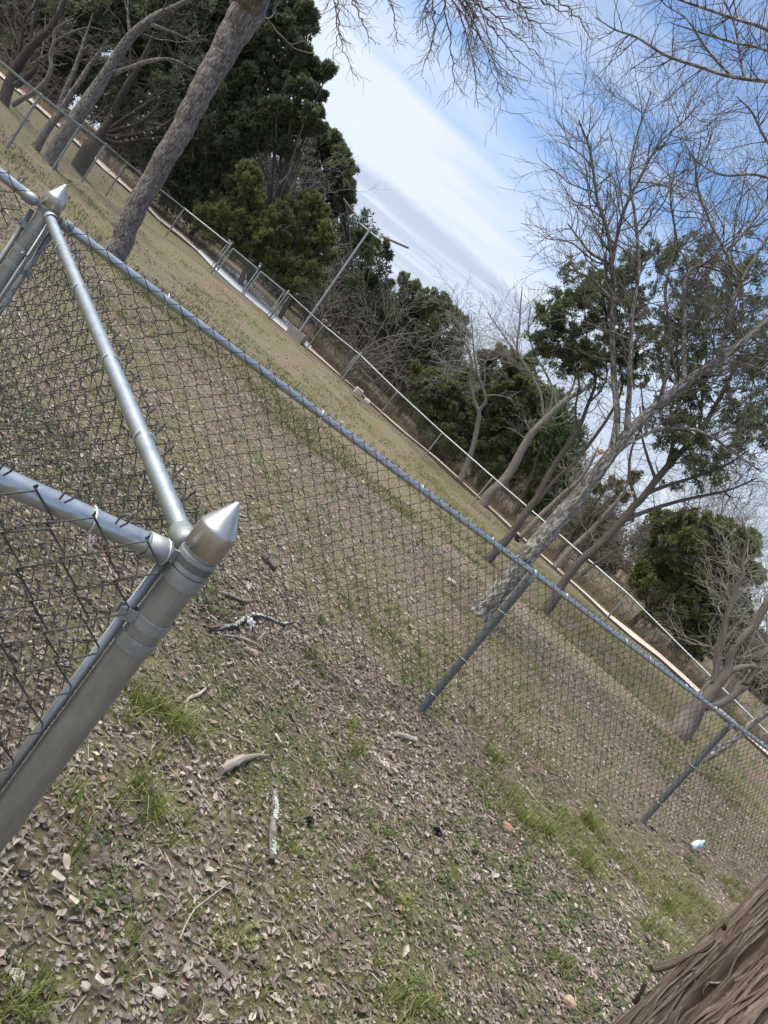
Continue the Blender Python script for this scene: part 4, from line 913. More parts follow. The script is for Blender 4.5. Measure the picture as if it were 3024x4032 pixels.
# cedar with reddish shaggy trunk
bare('reddish brown shaggy cedar trunk forking right of the near fence line post', 16.6,
     [Z4((770, 1560, 118), (830, 1450, 98), (1000, 1200, 84), (1150, 1060, 84), (1300, 930, 84), (1500, 720, 78), (1659, 520, 78)) + Z6((960, 1470, 36), (1130, 1260, 34), (1290, 1090, 26), (1400, 900, 20), (1500, 700, 14), (1580, 450, 9)),
      Z6((1000, 1420, 22), (1080, 1385, 20), (1250, 1330, 16), (1420, 1270, 12), (1560, 1180, 7)), Z6((890, 1560, 24), (1000, 1510, 22), (1200, 1450, 18), (1450, 1395, 12), (1600, 1330, 8)),
      Z6((1120, 1270, 24), (1150, 1150, 18), (1140, 1000, 14), (1180, 800, 11), (1170, 600, 8), (1200, 400, 5)), Z6((960, 1470, 20), (920, 1330, 16), (930, 1180, 12), (990, 1030, 9), (980, 820, 6)), Z6((1060, 1340, 18), (1010, 1200, 14), (985, 1100, 10), (975, 950, 7)), Z6((1290, 1090, 18), (1310, 900, 14), (1330, 700, 10), (1300, 500, 6)),
      Z4((1080, 1280, 34), (1200, 1180, 32), (1300, 1110, 30), (1450, 1010, 26), (1659, 890, 22)) + Z6((1100, 1540, 12), (1300, 1490, 8))],
     [(0, 22, 1.2, .02, 2, .5), (1, 12, .9, .014, 2, .2), (2, 12, .9, .014, 2, .2), (3, 14, .8, .014, 2, .2), (4, 12, .7, .01, 2, .2), (6, 12, .8, .01, 2, .2), (7, 8, .8, .01, 2, .3)], M_BK_CEDAR, name='cedar_tree', col=(.12, .10, .088), rmin=.003,
     cuts=[(*z6(938, 1411), 11, -.2)],
     leaf=([(*z6(a, b), c / 1.355) for a, b, c in ((1150, 420, 90), (1260, 330, 80), (1330, 470, 90), (1190, 560, 80), (1300, 620, 80), (1430, 330, 70), (1110, 1060, 60), (1250, 1010, 80), (1350, 1080, 70), (1400, 760, 80), (1520, 820, 80), (1560, 450, 80), (1110, 120, 30), (1170, 110, 36), (1250, 200, 50), (1480, 230, 60), (1080, 700, 60), (1230, 780, 60), (1580, 640, 70), (1180, 1120, 50), (1440, 560, 70), (1330, 870, 60), (1290, 1180, 60), (1450, 980, 60), (1560, 1000, 60), (1600, 1120, 50), (1480, 1150, 50), (1240, 1300, 40), (1140, 930, 50), (1620, 880, 60), (1380, 1240, 40))], (6, .5, 4, (.085, .108, .052), (.17, .195, .09))))
# cedar with thin crooked double trunk
bare('cedar with a slim crooked double trunk and dark tufts against the clouds', 17.6,
     [Z4((150, 1010, 100), (240, 930, 90), (330, 800, 84), (470, 610, 84), (600, 440, 74)) + Z6((450, 1390, 34), (520, 1260, 30), (640, 1080, 24), (700, 930, 18), (740, 800, 14), (700, 640, 9), (680, 420, 5)),
      Z4((590, 500, 50), (700, 350, 44), (850, 190, 38), (1000, 60, 36)) + Z6((720, 1130, 18), (810, 1000, 15), (880, 850, 12), (860, 700, 9), (800, 500, 6), (770, 300, 4)),
      Z6((640, 1080, 16), (630, 960, 12), (650, 820, 9), (600, 690, 7), (520, 600, 4)), Z6((740, 800, 10), (640, 650, 8), (540, 560, 6), (470, 500, 4)), Z6((700, 930, 12), (760, 870, 9), (800, 780, 7), (780, 600, 4))],
     [(0, 14, .9, .014, 2, .5), (1, 14, .8, .012, 2, .4), (2, 12, .7, .01, 2, .2), (3, 12, .6, .008, 2, .2), (4, 8, .6, .008, 2, .2)], M_BK_CEDAR, name='cedar_tree', col=(.13, .115, .10), rmin=.003,
     cuts=[],
     leaf=([(*z6(a, b), c / 1.355) for a, b, c in ((640, 310, 36), (620, 370, 30), (730, 300, 46), (760, 400, 50), (690, 400, 40), (560, 420, 30), (540, 470, 34), (470, 520, 34), (500, 560, 30), (440, 630, 30), (480, 650, 34), (580, 520, 30), (600, 700, 46), (560, 740, 40), (660, 720, 50), (720, 760, 44), (780, 520, 46), (700, 540, 40), (850, 560, 40), (900, 320, 44), (930, 420, 50), (970, 620, 46), (860, 720, 36), (940, 760, 44), (900, 200, 26), (1000, 480, 50), (640, 600, 30), (980, 140, 22))], (6, .6, 5, (.085, .112, .05), (.17, .20, .088))))

# thin trees along the far fence
bare('thin pale forked tree rooted just behind the far fence', 25.9,
     [[(1806, 1905, 30), (1830, 1850, 22), (1856, 1780, 20), (1878, 1690, 18), (1885, 1620, 17), (1868, 1580, 13), (1852, 1500, 12), (1858, 1430, 10), (1830, 1350, 7), (1790, 1290, 5), (1760, 1250, 3)],
      [(1885, 1620, 15), (1912, 1580, 12), (1902, 1530, 10), (1880, 1470, 9), (1868, 1400, 7), (1862, 1330, 5), (1855, 1240, 3)], [(1902, 1530, 8), (1910, 1480, 6), (1905, 1440, 5), (1930, 1400, 3)], [(1860, 1440, 7), (1800, 1420, 5), (1740, 1430, 4), (1690, 1420, 2)], [(1910, 1560, 7), (1950, 1555, 5), (2015, 1570, 2)], [(1845, 1470, 7), (1790, 1460, 4), (1720, 1450, 2)]],
     [(0, 26, 1.0, .016, 2, .55), (1, 20, .9, .014, 2, .4), (2, 8, .6, .01, 2, .2), (3, 10, .7, .01, 2, .2), (4, 6, .5, .01, 1, .3), (5, 10, .7, .01, 2, .2)], M_BK_GREY, col=(.25, .235, .215), rmin=.004, limbs_n=8, group='bare trees by the far fence')
bare('leaning tree with a thick bent trunk behind the far fence and pale rising shoots', 24.8,
     [[(1890, 2003, 46), (1930, 1945, 38), (1985, 1890, 36), (2030, 1820, 34), (2060, 1760, 30), (2110, 1690, 27), (2170, 1630, 24), (2235, 1570, 20), (2290, 1540, 14), (2340, 1500, 9)],
      [(2140, 1650, 14), (2130, 1560, 11), (2100, 1490, 10), (2060, 1430, 9), (2035, 1370, 8), (2045, 1290, 7), (2050, 1200, 5), (2056, 1130, 3)], [(2160, 1630, 12), (2175, 1540, 9), (2150, 1470, 8), (2110, 1400, 7), (2080, 1300, 5), (2090, 1200, 3)], [(2035, 1400, 8), (1990, 1330, 6), (1940, 1260, 4), (1920, 1230, 3)], [(2230, 1570, 10), (2260, 1510, 8), (2270, 1420, 5)]],
     [(1, 24, 1.0, .014, 2, .3), (2, 20, 1.0, .014, 2, .3), (3, 14, .8, .01, 2, .2), (0, 16, .9, .014, 2, .5), (4, 8, .6, .01, 2, .2)], M_BK_GREY, col=(.25, .225, .20), rmin=.004, limbs_n=8, group='bare trees by the far fence', tw_kw=dict(trop=tuple(PV * .05), wig=.15))
bare('slim pale speckled trunk right behind the crooked double trunked cedar', 23.6, [Z4((370, 910, 62), (480, 800, 56), (620, 650, 54), (760, 510, 48), (900, 380, 44), (1060, 240, 36), (1180, 60, 26), (1260, -100, 16))], [(0, 20, 1.2, .016, 2, .4)], M_BK_GREY, col=(.2, .18, .16), rmin=.004, group='bare trees by the far fence')
bare('dark slim trunk behind the far fence left of the reddish cedar trunk', 22.6, [Z4((700, 1280, 76), (800, 1180, 62), (1000, 960, 54), (1180, 800, 50), (1300, 660, 44), (1450, 500, 34), (1560, 330, 24), (1600, 100, 14))], [(0, 22, 1.2, .016, 2, .4)], M_BK_GREY, col=(.15, .135, .12), rmin=.004, group='bare trees by the far fence')
# bare grey thickets in the far wood: one tree each
BG = 'bare grey trees in the far wood'
def haze_tree(label, Y, base, tops, spread=1.6, n=10, col=(.25, .225, .205)):
    b = at(base[0], base[1], Y); bz = g1(b[0], b[1]); o = empty('bare_tree', (b[0], b[1], bz), label, 'tree', BG); mb = MB(); tw = Twigs(); st = np.array([b[0], b[1], bz - .1])
    for k, (px, py) in enumerate(tops):
        t = at(px, py, Y + random.uniform(-.8, .8)); mid = st + (t - st) * .5 + RNG.normal(0, .45, 3); S = spline([(*st, .04), (*(st + (mid - st) * .4 + [0, 0, .3]), .032), (*mid, .022), (*t, .006)], .22); tube(mb, S[:, :3], S[:, 3], 6, True, None, .1, k, True)
        twig_on(tw, S, n, spread, .015, 2, .3, rmin=.0045, wig=.2, seg=.2, nch=3.6, trop=(0, 0, .03))
    mb.build('trunk', M_BK_GREY, o); mb = MB(); tw.mesh(mb, 3, col, .25); mb.build('twigs', M_TWIG, o)['kind'] = 'stuff'
haze_tree('bare grey tree behind the rounded bright olive juniper', 31, (1060, 1000), [(960, 580), (1030, 560), (1100, 600), (1180, 680), (1240, 780), (1110, 740), (1010, 680), (1150, 640)], 1.7, 13)
haze_tree('bare grey tree whose twigs hang over the light pole', 31, (1330, 1220), [(1290, 960), (1350, 1010), (1400, 1060), (1310, 1040), (1260, 930), (1420, 1120)], 1.0, 10, (.27, .25, .225))
haze_tree('twisted pale bare tree right of the leafy evergreen oak', 28.3, (1370, 1440), [(1560, 1180), (1620, 1250), (1660, 1330), (1500, 1210), (1580, 1330), (1700, 1300), (1520, 1420), (1640, 1420)], 1.2, 7, (.22, .20, .18))
haze_tree('small bare tree with its top against the violet cloud bank', 31, (1780, 1650), [(1800, 1260), (1850, 1220), (1880, 1290), (1760, 1330), (1900, 1360), (1830, 1330)], 1.1, 10, (.27, .245, .225))
haze_tree('brownish bare thicket tree in the top left corner', 23.5, (60, 300), [(10, 20), (60, 90), (130, 10), (30, 160), (180, 60), (100, 170)], 1.2, 5, (.15, .115, .10))
haze_tree('bare grey tree low behind the big leaning tree', 26, (2330, 2180), [(2300, 1820), (2380, 1790), (2260, 1900), (2440, 1860), (2420, 1960), (2500, 2010)], 1.3, 12, (.24, .215, .185))
haze_tree('pale tangled bare tree at the right edge beyond the dead stump', 21, (2950, 2640), [(2900, 2300), (2960, 2200), (3020, 2280), (2930, 2420), (3030, 2400), (2990, 2130)], 1.2, 12, (.27, .25, .215))
haze_tree('grey bare tree on the skyline right, its twigs filling the gaps of sky', 26, (2900, 2300), [(2850, 1950), (2950, 1850), (2800, 1800), (3010, 1700), (2900, 1650), (3020, 1950), (2760, 1950), (2700, 1850), (2980, 2050), (2850, 2080)], 1.6, 20, (.20, .185, .17))

# left wood: trunks
DK = 'dark trunks in the left wood'
bare('twin trunked cedar standing among the left posts of the far fence', 17.0,
     [Z1((380, 1385, 150), (420, 1300, 120), (520, 1130, 116), (620, 960, 112), (700, 850, 108), (800, 700, 96), (880, 580, 84), (960, 450, 80), (1080, 290, 72), (1180, 200, 64), (1290, 120, 56), (1500, 20, 36), (1700, -120, 24)),
      Z1((285, 1215, 84), (330, 1150, 66), (400, 1040, 60), (480, 940, 54), (540, 900, 44)), Z1((480, 900, 44), (510, 800, 40), (560, 680, 38), (620, 540, 32), (670, 380, 26), (710, 260, 16), (760, 100, 8)), Z1((500, 890, 46), (580, 770, 42), (660, 650, 40), (740, 520, 32), (800, 440, 20), (880, 330, 10)),
      Z1((930, 590, 40), (1050, 560, 34), (1180, 510, 32), (1330, 480, 26), (1450, 500, 18), (1600, 580, 10)), Z1((1230, 200, 34), (1320, 230, 28), (1400, 260, 20), (1560, 330, 10)), Z1((1060, 300, 30), (1050, 200, 22), (1040, 60, 16), (1060, -60, 8))],
     [(0, 7, 1.0, .02, 2, .6), (2, 4, .7, .014, 2, .5), (3, 4, .7, .014, 2, .5), (4, 8, .7, .014, 2, .3), (5, 4, .6, .012, 2, .3)], M_BK_SCALY, name='cedar_tree', group=DK, col=(.11, .095, .082), rmin=.004)
bare('black multi stemmed tree with pale cut stubs on its fan of limbs', 20.6,
     [Z1((680, 1310, 130), (740, 1220, 120), (820, 1110, 90), (900, 980, 66), (960, 850, 56), (1040, 700, 54), (1110, 590, 44), (1200, 400, 30), (1260, 250, 16)),
      Z1((860, 1080, 50), (980, 1000, 40), (1100, 920, 36), (1230, 830, 28), (1360, 740, 16)), Z1((860, 1090, 46), (1000, 1050, 36), (1150, 1000, 32), (1280, 880, 22), (1340, 750, 12)), Z1((850, 1110, 50), (1000, 1120, 38), (1180, 1080, 34), (1350, 1020, 26), (1480, 900, 16)), Z1((840, 1130, 50), (960, 1170, 36), (1100, 1150, 30), (1260, 1130, 20), (1500, 1100, 12)), Z1((930, 900, 30), (1020, 700, 24), (1060, 560, 18), (1060, 380, 12), (1050, 200, 6)), Z1((1130, 1000, 22), (1250, 1010, 20), (1370, 1020, 16), (1560, 960, 8))],
     [(0, 12, 1.0, .016, 2, .4), (1, 12, .7, .012, 2, .2), (2, 12, .7, .012, 2, .2), (3, 12, .7, .012, 2, .2), (4, 12, .7, .012, 2, .2)], M_BK_DARK, name='dead_limbed_tree', group=DK, col=(.06, .052, .045), rmin=.004,
     extra=lambda tw, SS: None)
bare('dark forked trunk at the left edge of the wood', 18.4,
     [Z1((0, 900, 120), (40, 800, 90), (90, 660, 84), (160, 520, 76), (260, 380, 64), (380, 260, 52), (440, 180, 44), (520, 30, 34), (580, -90, 20)), Z1((120, 620, 46), (150, 460, 30), (180, 300, 26), (200, 150, 22), (280, 60, 14), (320, -50, 8)), Z1((120, 700, 56), (190, 650, 50), (290, 560, 40), (300, 480, 20)), Z1((250, 390, 30), (260, 250, 22), (290, 120, 18), (330, -20, 10))],
     [(0, 6, .8, .016, 2, .5), (1, 4, .7, .012, 2, .4), (3, 4, .7, .012, 2, .4)], M_BK_DARK, name='bare_tree', group=DK, col=(.09, .075, .065), rmin=.004)
bare('thin crooked pale trunk leaning over from the left edge', 19.2,
     [Z1((40, 900, 56), (130, 830, 44), (250, 770, 40), (320, 720, 38), (390, 640, 36), (420, 540, 34), (410, 450, 30), (440, 340, 26), (450, 200, 22), (480, 60, 16), (540, -60, 8)), Z1((455, 330, 16), (540, 280, 14), (640, 240, 10), (720, 220, 6)), Z1((450, 250, 18), (520, 190, 14), (600, 150, 8))],
     [(0, 6, .7, .014, 2, .5), (1, 4, .5, .01, 2, .3)], M_BK_GREY, name='bare_tree', group=DK, col=(.14, .12, .105), rmin=.004)
# pale stubs on the black limbs
def stubs():
    o = [x for x in bpy.data.objects if x.name.startswith('dead_limbed_tree')][0]
    for (x, y) in ((905, 940), (950, 1120), (985, 1150), (1025, 1140), (1090, 905), (1120, 960), (1145, 830), (1080, 1130), (1175, 1080), (1230, 1075), (1290, 1040), (1205, 910), (1300, 790), (1165, 950), (1115, 1120), (1080, 1055), (1250, 1125), (1040, 610), (1045, 1020)):
        c = at(*z1(x, y), 20.25); mb = MB(); r = random.uniform(.018, .034); d = nrm((G_(0, .5), -1, G_(.2, .4))); r *= .6; lathe(mb, c, [(r, -.06), (r, 0), (r * .5, .006), (.0005, .007)], 8, d); mb.build('pale_stub', M_PALECUT, o)
stubs()

# dead forked stump on the right
bare('dead grey stump tree with sawn forks inside the right part of the yard', 12.6,
     [Z5((900, 1440, 190), (960, 1370, 170), (1040, 1270, 130), (1120, 1180, 110), (1200, 1080, 92), (1280, 980, 86), (1330, 900, 74), (1350, 800, 62), (1390, 715, 60)),
      Z5((1390, 715, 46), (1450, 640, 52), (1540, 560, 60), (1600, 450, 62), (1659, 350, 58), (1760, 200, 50)), Z5((1310, 930, 60), (1400, 900, 52), (1500, 880, 44), (1610, 885, 34)), Z5((1150, 1200, 90), (1240, 1190, 70), (1340, 1140, 60), (1420, 1080, 56), (1500, 1025, 52)), Z5((1440, 1080, 40), (1520, 970, 40), (1570, 880, 42), (1600, 800, 44), (1660, 740, 50), (1800, 600, 46)),
      Z5((1210, 1000, 56), (1240, 850, 50), (1290, 650, 48), (1310, 500, 46), (1370, 350, 42), (1410, 220, 36), (1455, 130, 34), (1450, 20, 26), (1490, -160, 20), (1440, -330, 12)),
      Z5((840, 1400, 50), (900, 1330, 40), (1000, 1250, 30)), Z5((1000, 1470, 60), (1060, 1380, 44), (1120, 1260, 40))],
     [(5, 14, .7, .012, 2, .45), (1, 6, .6, .012, 2, .6)], M_BK_DEAD, name='dead_tree', col=(.2, .18, .155), rmin=.0025, cuts=[])
for o in [x for x in bpy.data.objects if x.name == 'dead_tree']:
    for (x, y, w) in ((1500, 1028, 30), (1400, 692, 12), (1588, 835, 34)):
        c = at(*z5(x, y), 12.45); mb = MB(); r = w / 2.074 * .5 * 12.5 / F_PX * 1.1; d = nrm((.55, -.75, .45)); lathe(mb, c, [(r, -.10), (r * 1.02, 0), (r * .8, .004), (r * .3, -.012), (.001, -.014)], 14, d); mb.build('sawn_end', M_BK_DARK, o)

# ---- foreground juniper trunk, bottom right
def fg_trunk():
    cx, cy = 1.455, 1.525; bz = g1(cx, cy); o = empty('juniper_tree', (cx, cy, bz), 'thick juniper trunk with shaggy peeling bark close in the bottom right corner', 'tree')
    na, nz = 1100, 420; th = np.linspace(0, 2 * math.pi, na, endpoint=False); z = np.linspace(-.15, 2.6, nz); T, Z = np.meshgrid(th, z)
    R = .285 + .10 * np.exp(-(Z + .15) / .22) + .03 * np.exp(-Z / 1.2) + .03 * np.cos(T * 3 + 1) * np.exp(-Z / .8) + .012 * np.cos(T * 5)
    s = T + .16 * Z + .05 * (fbm(np.cos(T) * 3 + 9, np.sin(T) * 3 + Z * 2.0, 3, 5) - .5) * 4
    def ridge(k, zs, seed):
        u = (np.cos(s) * k, np.sin(s) * k); n1 = vnoise(u[0] + 31 + Z * zs * .3, u[1] + Z * zs, seed); return 1 - np.abs(2 * n1 - 1)
    rg = .42 * ridge(9, 1.2, 3) ** 2.2 + .34 * ridge(21, 1.8, 8) ** 2.0 + .26 * ridge(48, 2.6, 12) ** 1.6 + .10 * ridge(95, 5, 19)
    R = R + .062 * (rg - .36)
    x = cx + R * np.cos(T) + .02 * Z; y = cy + R * np.sin(T); V = np.stack([x, y, Z + bz], -1).reshape(-1, 3)
    i = np.arange(nz - 1)[:, None] * na; j = np.arange(na)[None]; j2 = (j + 1) % na
    b = np.stack([np.cos(s) * .3, np.sin(s) * .3, Z * .5], -1).reshape(-1, 3)
    mb = MB(); mb.add(V, np.stack([i + j, i + j2, i + na + j2, i + na + j], -1).reshape(-1, 4), None, b); tr = mb.build('trunk', M_BK_FG, o)
    # peeling strips
    mb = MB()
    for k in range(900):
        a = random.uniform(math.pi * .65, math.pi * 1.75); z0 = random.uniform(-.05, 1.7); L = random.uniform(.06, .42); n = 10; w = random.uniform(.0015, .008); tw_ = -.16 + random.uniform(-.12, .12); lift = random.uniform(.0, .016); PL = []; PR = []
        for q in range(n):
            f = q / (n - 1); zz = z0 + L * f; aa = a + tw_ * L * f + .02 * math.sin(f * 5 + k); ri = int(np.clip((zz + .15) / 2.75 * (nz - 1), 0, nz - 1)); ci = int((aa % (2 * math.pi)) / (2 * math.pi) * na) % na
            rr = R[max(0, ri - 3):ri + 4, max(0, ci - 3):ci + 4].mean() + .004 + lift * (1 - f) ** 2 * (1 if k % 2 else 0) + lift * f ** 3 * (0 if k % 2 else 1); ww = w * math.sin(math.pi * min(1, max(.08, .1 + f * .85))) / rr
            for lst, sg in ((PL, -1), (PR, 1)): lst.append((cx + .02 * zz + rr * math.cos(aa + sg * ww), cy + rr * math.sin(aa + sg * ww), bz + zz))
        PL, PR = np.array(PL), np.array(PR); mid = (PL + PR) / 2; ou = mid - np.array([cx, cy, 0]); ou[:, 2] = 0; ou /= np.linalg.norm(ou, axis=1)[:, None]; mid = mid + ou * .0035
        VV = np.stack([PL, mid, PR], 1); i3 = np.arange(n - 1)[:, None] * 3; j3 = np.arange(2)[None]
        bb = np.stack([VV[..., 0] * .6 + k, VV[..., 1] * .6, VV[..., 2] * .35], -1).reshape(-1, 3); mb.add(VV.reshape(-1, 3), np.stack([i3 + j3, i3 + j3 + 1, i3 + j3 + 4, i3 + j3 + 3], -1).reshape(-1, 4), None, bb)
    st = mb.build('bark_strips', M_STRIP, o); st['kind'] = 'stuff'
    for pts, w in (([(2800, 3700, 1.60), (2750, 3735, 1.55), (2680, 3775, 1.52), (2610, 3805, 1.50), (2565, 3815, 1.49)], .0085), ([(2500, 3945, 1.52), (2515, 3925, 1.49), (2530, 3895, 1.48), (2541, 3868, 1.475)], .0045), ([(2850, 3655, 1.62), (2855, 3645, 1.58), (2862, 3638, 1.57)], .004)):
        P = spline([tuple(at(a, b_, Y)) for a, b_, Y in pts], .012); mb = MB(); n = len(P); rr = w * (1 + .25 * np.sin(np.linspace(0, 9, n))) * np.linspace(1.25, .8, n); tube(mb, P, rr, 9, True, None, .5, 4, True); mb.build('bark_flap', M_BK_FG, o)
M_BK_FG = barkmat('shaggy_juniper_bark', (.035, .024, .018), (.12, .087, .066), (.31, .25, .205), 36, 1.6, .014, (.27, .24, .21), .60)
M_STRIP = barkmat('bark_strip', (.06, .043, .033), (.17, .13, .10), (.38, .32, .265), 60, 2.5, .004)
fg_trunk()

# ================================================================== ground cover
def wedge(n, r0, r1, power=1.0, a0=-44, a1=50):
    """random ground points, density falling with distance"""
    u = RNG.random(n); r = r0 * (r1 / r0) ** u if power == 1 else (r0 ** power + u * (r1 ** power - r0 ** power)) ** (1 / power)
    a = np.radians(RNG.uniform(a0, a1, n)); x = np.sin(a) * r; y = np.cos(a) * r
    return x, y
def groundz(x, y):
    z = gz(x, y); nr = np.exp(-((x ** 2 + (y - 3) ** 2) / 160.0)); return z + nr * .03 * (fbm(x * 2.3, y * 2.3, 4, 3) - .47) - .012
def patch(x, y): return fbm(x * .55 + 3, y * .55 + 8, 4, 21)
LP = np.array([1.0, .985, .95]) * (.06 + .76 * np.array([(.27, .215, .175), (.33, .275, .23), (.20, .155, .125), (.40, .345, .29), (.16, .12, .095), (.30, .245, .215), (.25, .175, .125), (.13, .095, .078), (.35, .29, .25), (.22, .18, .15), (.29, .25, .19), (.46, .41, .35)]))
def litter(n, r0, r1, size, power, lay=.17):
    x, y = wedge(n, r0, r1, power); keep = RNG.random(n) < np.clip(1.5 - 1.1 * patch(x, y), .45, 1); x, y = x[keep], y[keep]; n = len(x); z = groundz(x, y) + .004 + RNG.random(n) * .010
    th = RNG.uniform(0, 2 * math.pi, n); L = size * RNG.uniform(.5, 1.5, n) * np.where(RNG.random(n) < .06, 1.8, 1.0); w = L * np.where(RNG.random(n) < .35, RNG.uniform(.10, .22, n), RNG.uniform(.25, .62, n)); curl = RNG.uniform(-.35, .9, n) * w; tilt = RNG.normal(0, lay, (n, 2))
    d = np.stack([np.cos(th), np.sin(th), tilt[:, 0]], 1); s = np.stack([-np.sin(th), np.cos(th), tilt[:, 1]], 1); c = np.stack([x, y, z], 1); up = np.array([0, 0, 1.0])
    bend = (RNG.uniform(-.1, .35, n) * L)[:, None] * up
    A = c - d * L[:, None] / 2 + bend * .5; B = c + d * L[:, None] / 2 + bend * .8; M1 = c - d * (L * .12)[:, None]; M2 = c + d * (L * .2)[:, None]
    w_ = w[:, None]; cu = np.abs(curl)[:, None] * up * .8
    V = np.stack([A, M1 - s * w_ / 2 + cu, M2 - s * w_ * .42 + cu, B, M2 + s * w_ * .42 + cu, M1 + s * w_ / 2 + cu, M1, M2], 1)
    V = V + RNG.normal(0, 1, V.shape) * (L * .05)[:, None, None]
    Fb = np.array([(0, 6, 1, 1), (1, 6, 7, 2), (2, 7, 3, 3), (3, 7, 4, 4), (4, 7, 6, 5), (5, 6, 0, 0)])
    q = np.arange(n)[:, None, None] * 8
    quads = (q + np.array([(1, 6, 7, 2), (4, 7, 6, 5)])[None]).reshape(-1, 4); tris = (q + np.array([(0, 6, 1), (2, 7, 3), (3, 7, 4), (5, 6, 0)])[None]).reshape(-1, 3)
    col = LP[RNG.integers(0, len(LP), n)] * RNG.uniform(.7, 1.25, (n, 1)); cc = np.repeat(col, 8, axis=0)
    return V.reshape(-1, 3), quads, tris, cc
mbL = MB()
for n, r0, r1, sz, pw in ((66000, .7, 4.6, .0205, 1.5), (80000, 3.4, 12, .027, 1.2), (30000, 9, 27, .042, 1.0)):
    V, q, t, cc = litter(n, r0, r1, sz, pw); nn = mbL.n; mbL.add(V, q, cc)
    mbL.T.append(t + nn)
def sticks(n, r0, r1, L0, rad, pw):
    x, y = wedge(n, r0, r1, pw); z = groundz(x, y) + .006; th = RNG.uniform(0, 6.28, n); L = L0 * RNG.uniform(.4, 1.6, n); d = np.stack([np.cos(th), np.sin(th), RNG.normal(0, .12, n)], 1) * L[:, None] / 2; c = np.stack([x, y, z], 1); md = RNG.normal(0, .08, (n, 3)) * L[:, None] * [1, 1, .3]
    col = np.array([(.32, .27, .215)]) * RNG.uniform(.4, 1.5, (n, 1)); tubes(mbL, np.stack([c - d, c + md, c + d], 1), (rad * RNG.uniform(.6, 1.4, n))[:, None] * np.ones((1, 3)), 4, col=col)
sticks(5200, .7, 6, .06, .0020, 1.5); sticks(3000, 3, 14, .10, .0032, 1.3)
tag(mbL.build('leaf_litter', M_LITTER, smooth=False), kind='stuff')

mbG = MB()
def blades(x, y, n, L, spread, w, col1, col2, lean=.5):
    """n blades round each (x,y)"""
    K = len(x); bx = x[:, None] + RNG.normal(0, 1, (K, n)) * spread; by = y[:, None] + RNG.normal(0, 1, (K, n)) * spread; bz = groundz(bx.ravel(), by.ravel()).reshape(K, n) - .004
    a = RNG.uniform(0, 6.28, (K, n)); l = np.asarray(L).reshape(-1, 1) * RNG.uniform(.45, 1.2, (K, n)); le = lean * RNG.uniform(.2, 1.5, (K, n))
    dx, dy = bx - x[:, None], by - y[:, None]; rr = np.hypot(dx, dy) + 1e-6; ox = np.cos(a) * .6 + dx / rr * .7; oy = np.sin(a) * .6 + dy / rr * .7
    b = np.stack([bx, by, bz], -1); o = np.stack([ox, oy, 0 * ox], -1); up = np.array([0, 0, 1.0]); sd = np.stack([-oy, ox, 0 * ox], -1); sd /= np.linalg.norm(sd, axis=-1, keepdims=True) + 1e-6
    l_ = l[..., None]; le_ = le[..., None]; ww = (w * RNG.uniform(.7, 1.3, (K, n)))[..., None]
    m1 = b + up * l_ * .5 + o * l_ * le_ * .22; tp = b + up * l_ * (.95 - .3 * np.clip(le_, 0, 1.4)) + o * l_ * le_ * .75
    V = np.stack([b - sd * ww / 2, b + sd * ww / 2, m1 + sd * ww * .42, tp, m1 - sd * ww * .42], 2); nV = K * n; q = np.arange(nV)[:, None] * 5
    f = np.clip(RNG.random((K, 1, 1)) * .6 + RNG.random((K, n, 1)) * .4, 0, 1); c = np.array(col1) * (1 - f) + np.array(col2) * f; cc = np.repeat(c.reshape(-1, 3), 5, axis=0); n0 = mbG.n
    mbG.add(V.reshape(-1, 3), q + np.array([[0, 1, 2, 4]]), cc); mbG.T.append(q + np.array([[4, 2, 3]]) + n0)
GR1, GR2 = (.085, .110, .022), (.20, .225, .065); GY = (.26, .25, .10)
def gsel(n, r0, r1, thr, pw, a0=-44, a1=50, soft=.06):
    x, y = wedge(n, r0, r1, pw, a0, a1); k = RNG.random(n) < np.clip((patch(x, y) - thr) / soft, 0, 1); return x[k], y[k]
x, y = gsel(5200, .7, 5.5, .56, 1.5); blades(x, y, 7, .055, .018, .0028, GR1, GR2, .9)
x, y = gsel(9000, 4, 13, .53, 1.3); blades(x, y, 7, .07, .035, .005, GR1, (.17, .19, .06), .8)
x, y = gsel(12000, 11, 27, .47, 1.2); blades(x, y, 6, .10, .09, .011, (.07, .09, .025), (.19, .19, .075), .8)
x, y = gsel(7000, .7, 5, .40, 1.5); blades(x, y, 3, .032, .015, .0016, (.10, .115, .035), (.25, .25, .11), 1.2)
x, y = gsel(14000, 4, 14, .38, 1.2); blades(x, y, 4, .04, .04, .0032, (.10, .115, .035), (.24, .24, .10), 1.2)
# greener belt inside the far fence on the right and the strip outside the near fence
s = RNG.random(1500) ** .8; w0 = RNG.normal(0, .6, 1500); bl = np.array([FTOP['l'], FTOP['q']]); x = bl[0, 0] + (bl[1, 0] - bl[0, 0]) * s - .6 + w0 * .3; y = bl[0, 1] + (bl[1, 1] - bl[0, 1]) * s - .9 + w0; blades(x, y, 12, .065, .16, .009, (.14, .16, .05), (.27, .28, .11), .9)
s = RNG.random(1300); x = 1.2 + s * 4.0 + RNG.normal(0, .25, 1300); y = 4.1 + s * 2.5 - RNG.random(1300) ** 1.5 * 1.5; kk = vnoise(x * 1.6, y * 1.6, 5) > .45; blades(x[kk], y[kk], 11, .085, .045, .0036, (.10, .12, .03), (.26, .26, .09), 1.2)
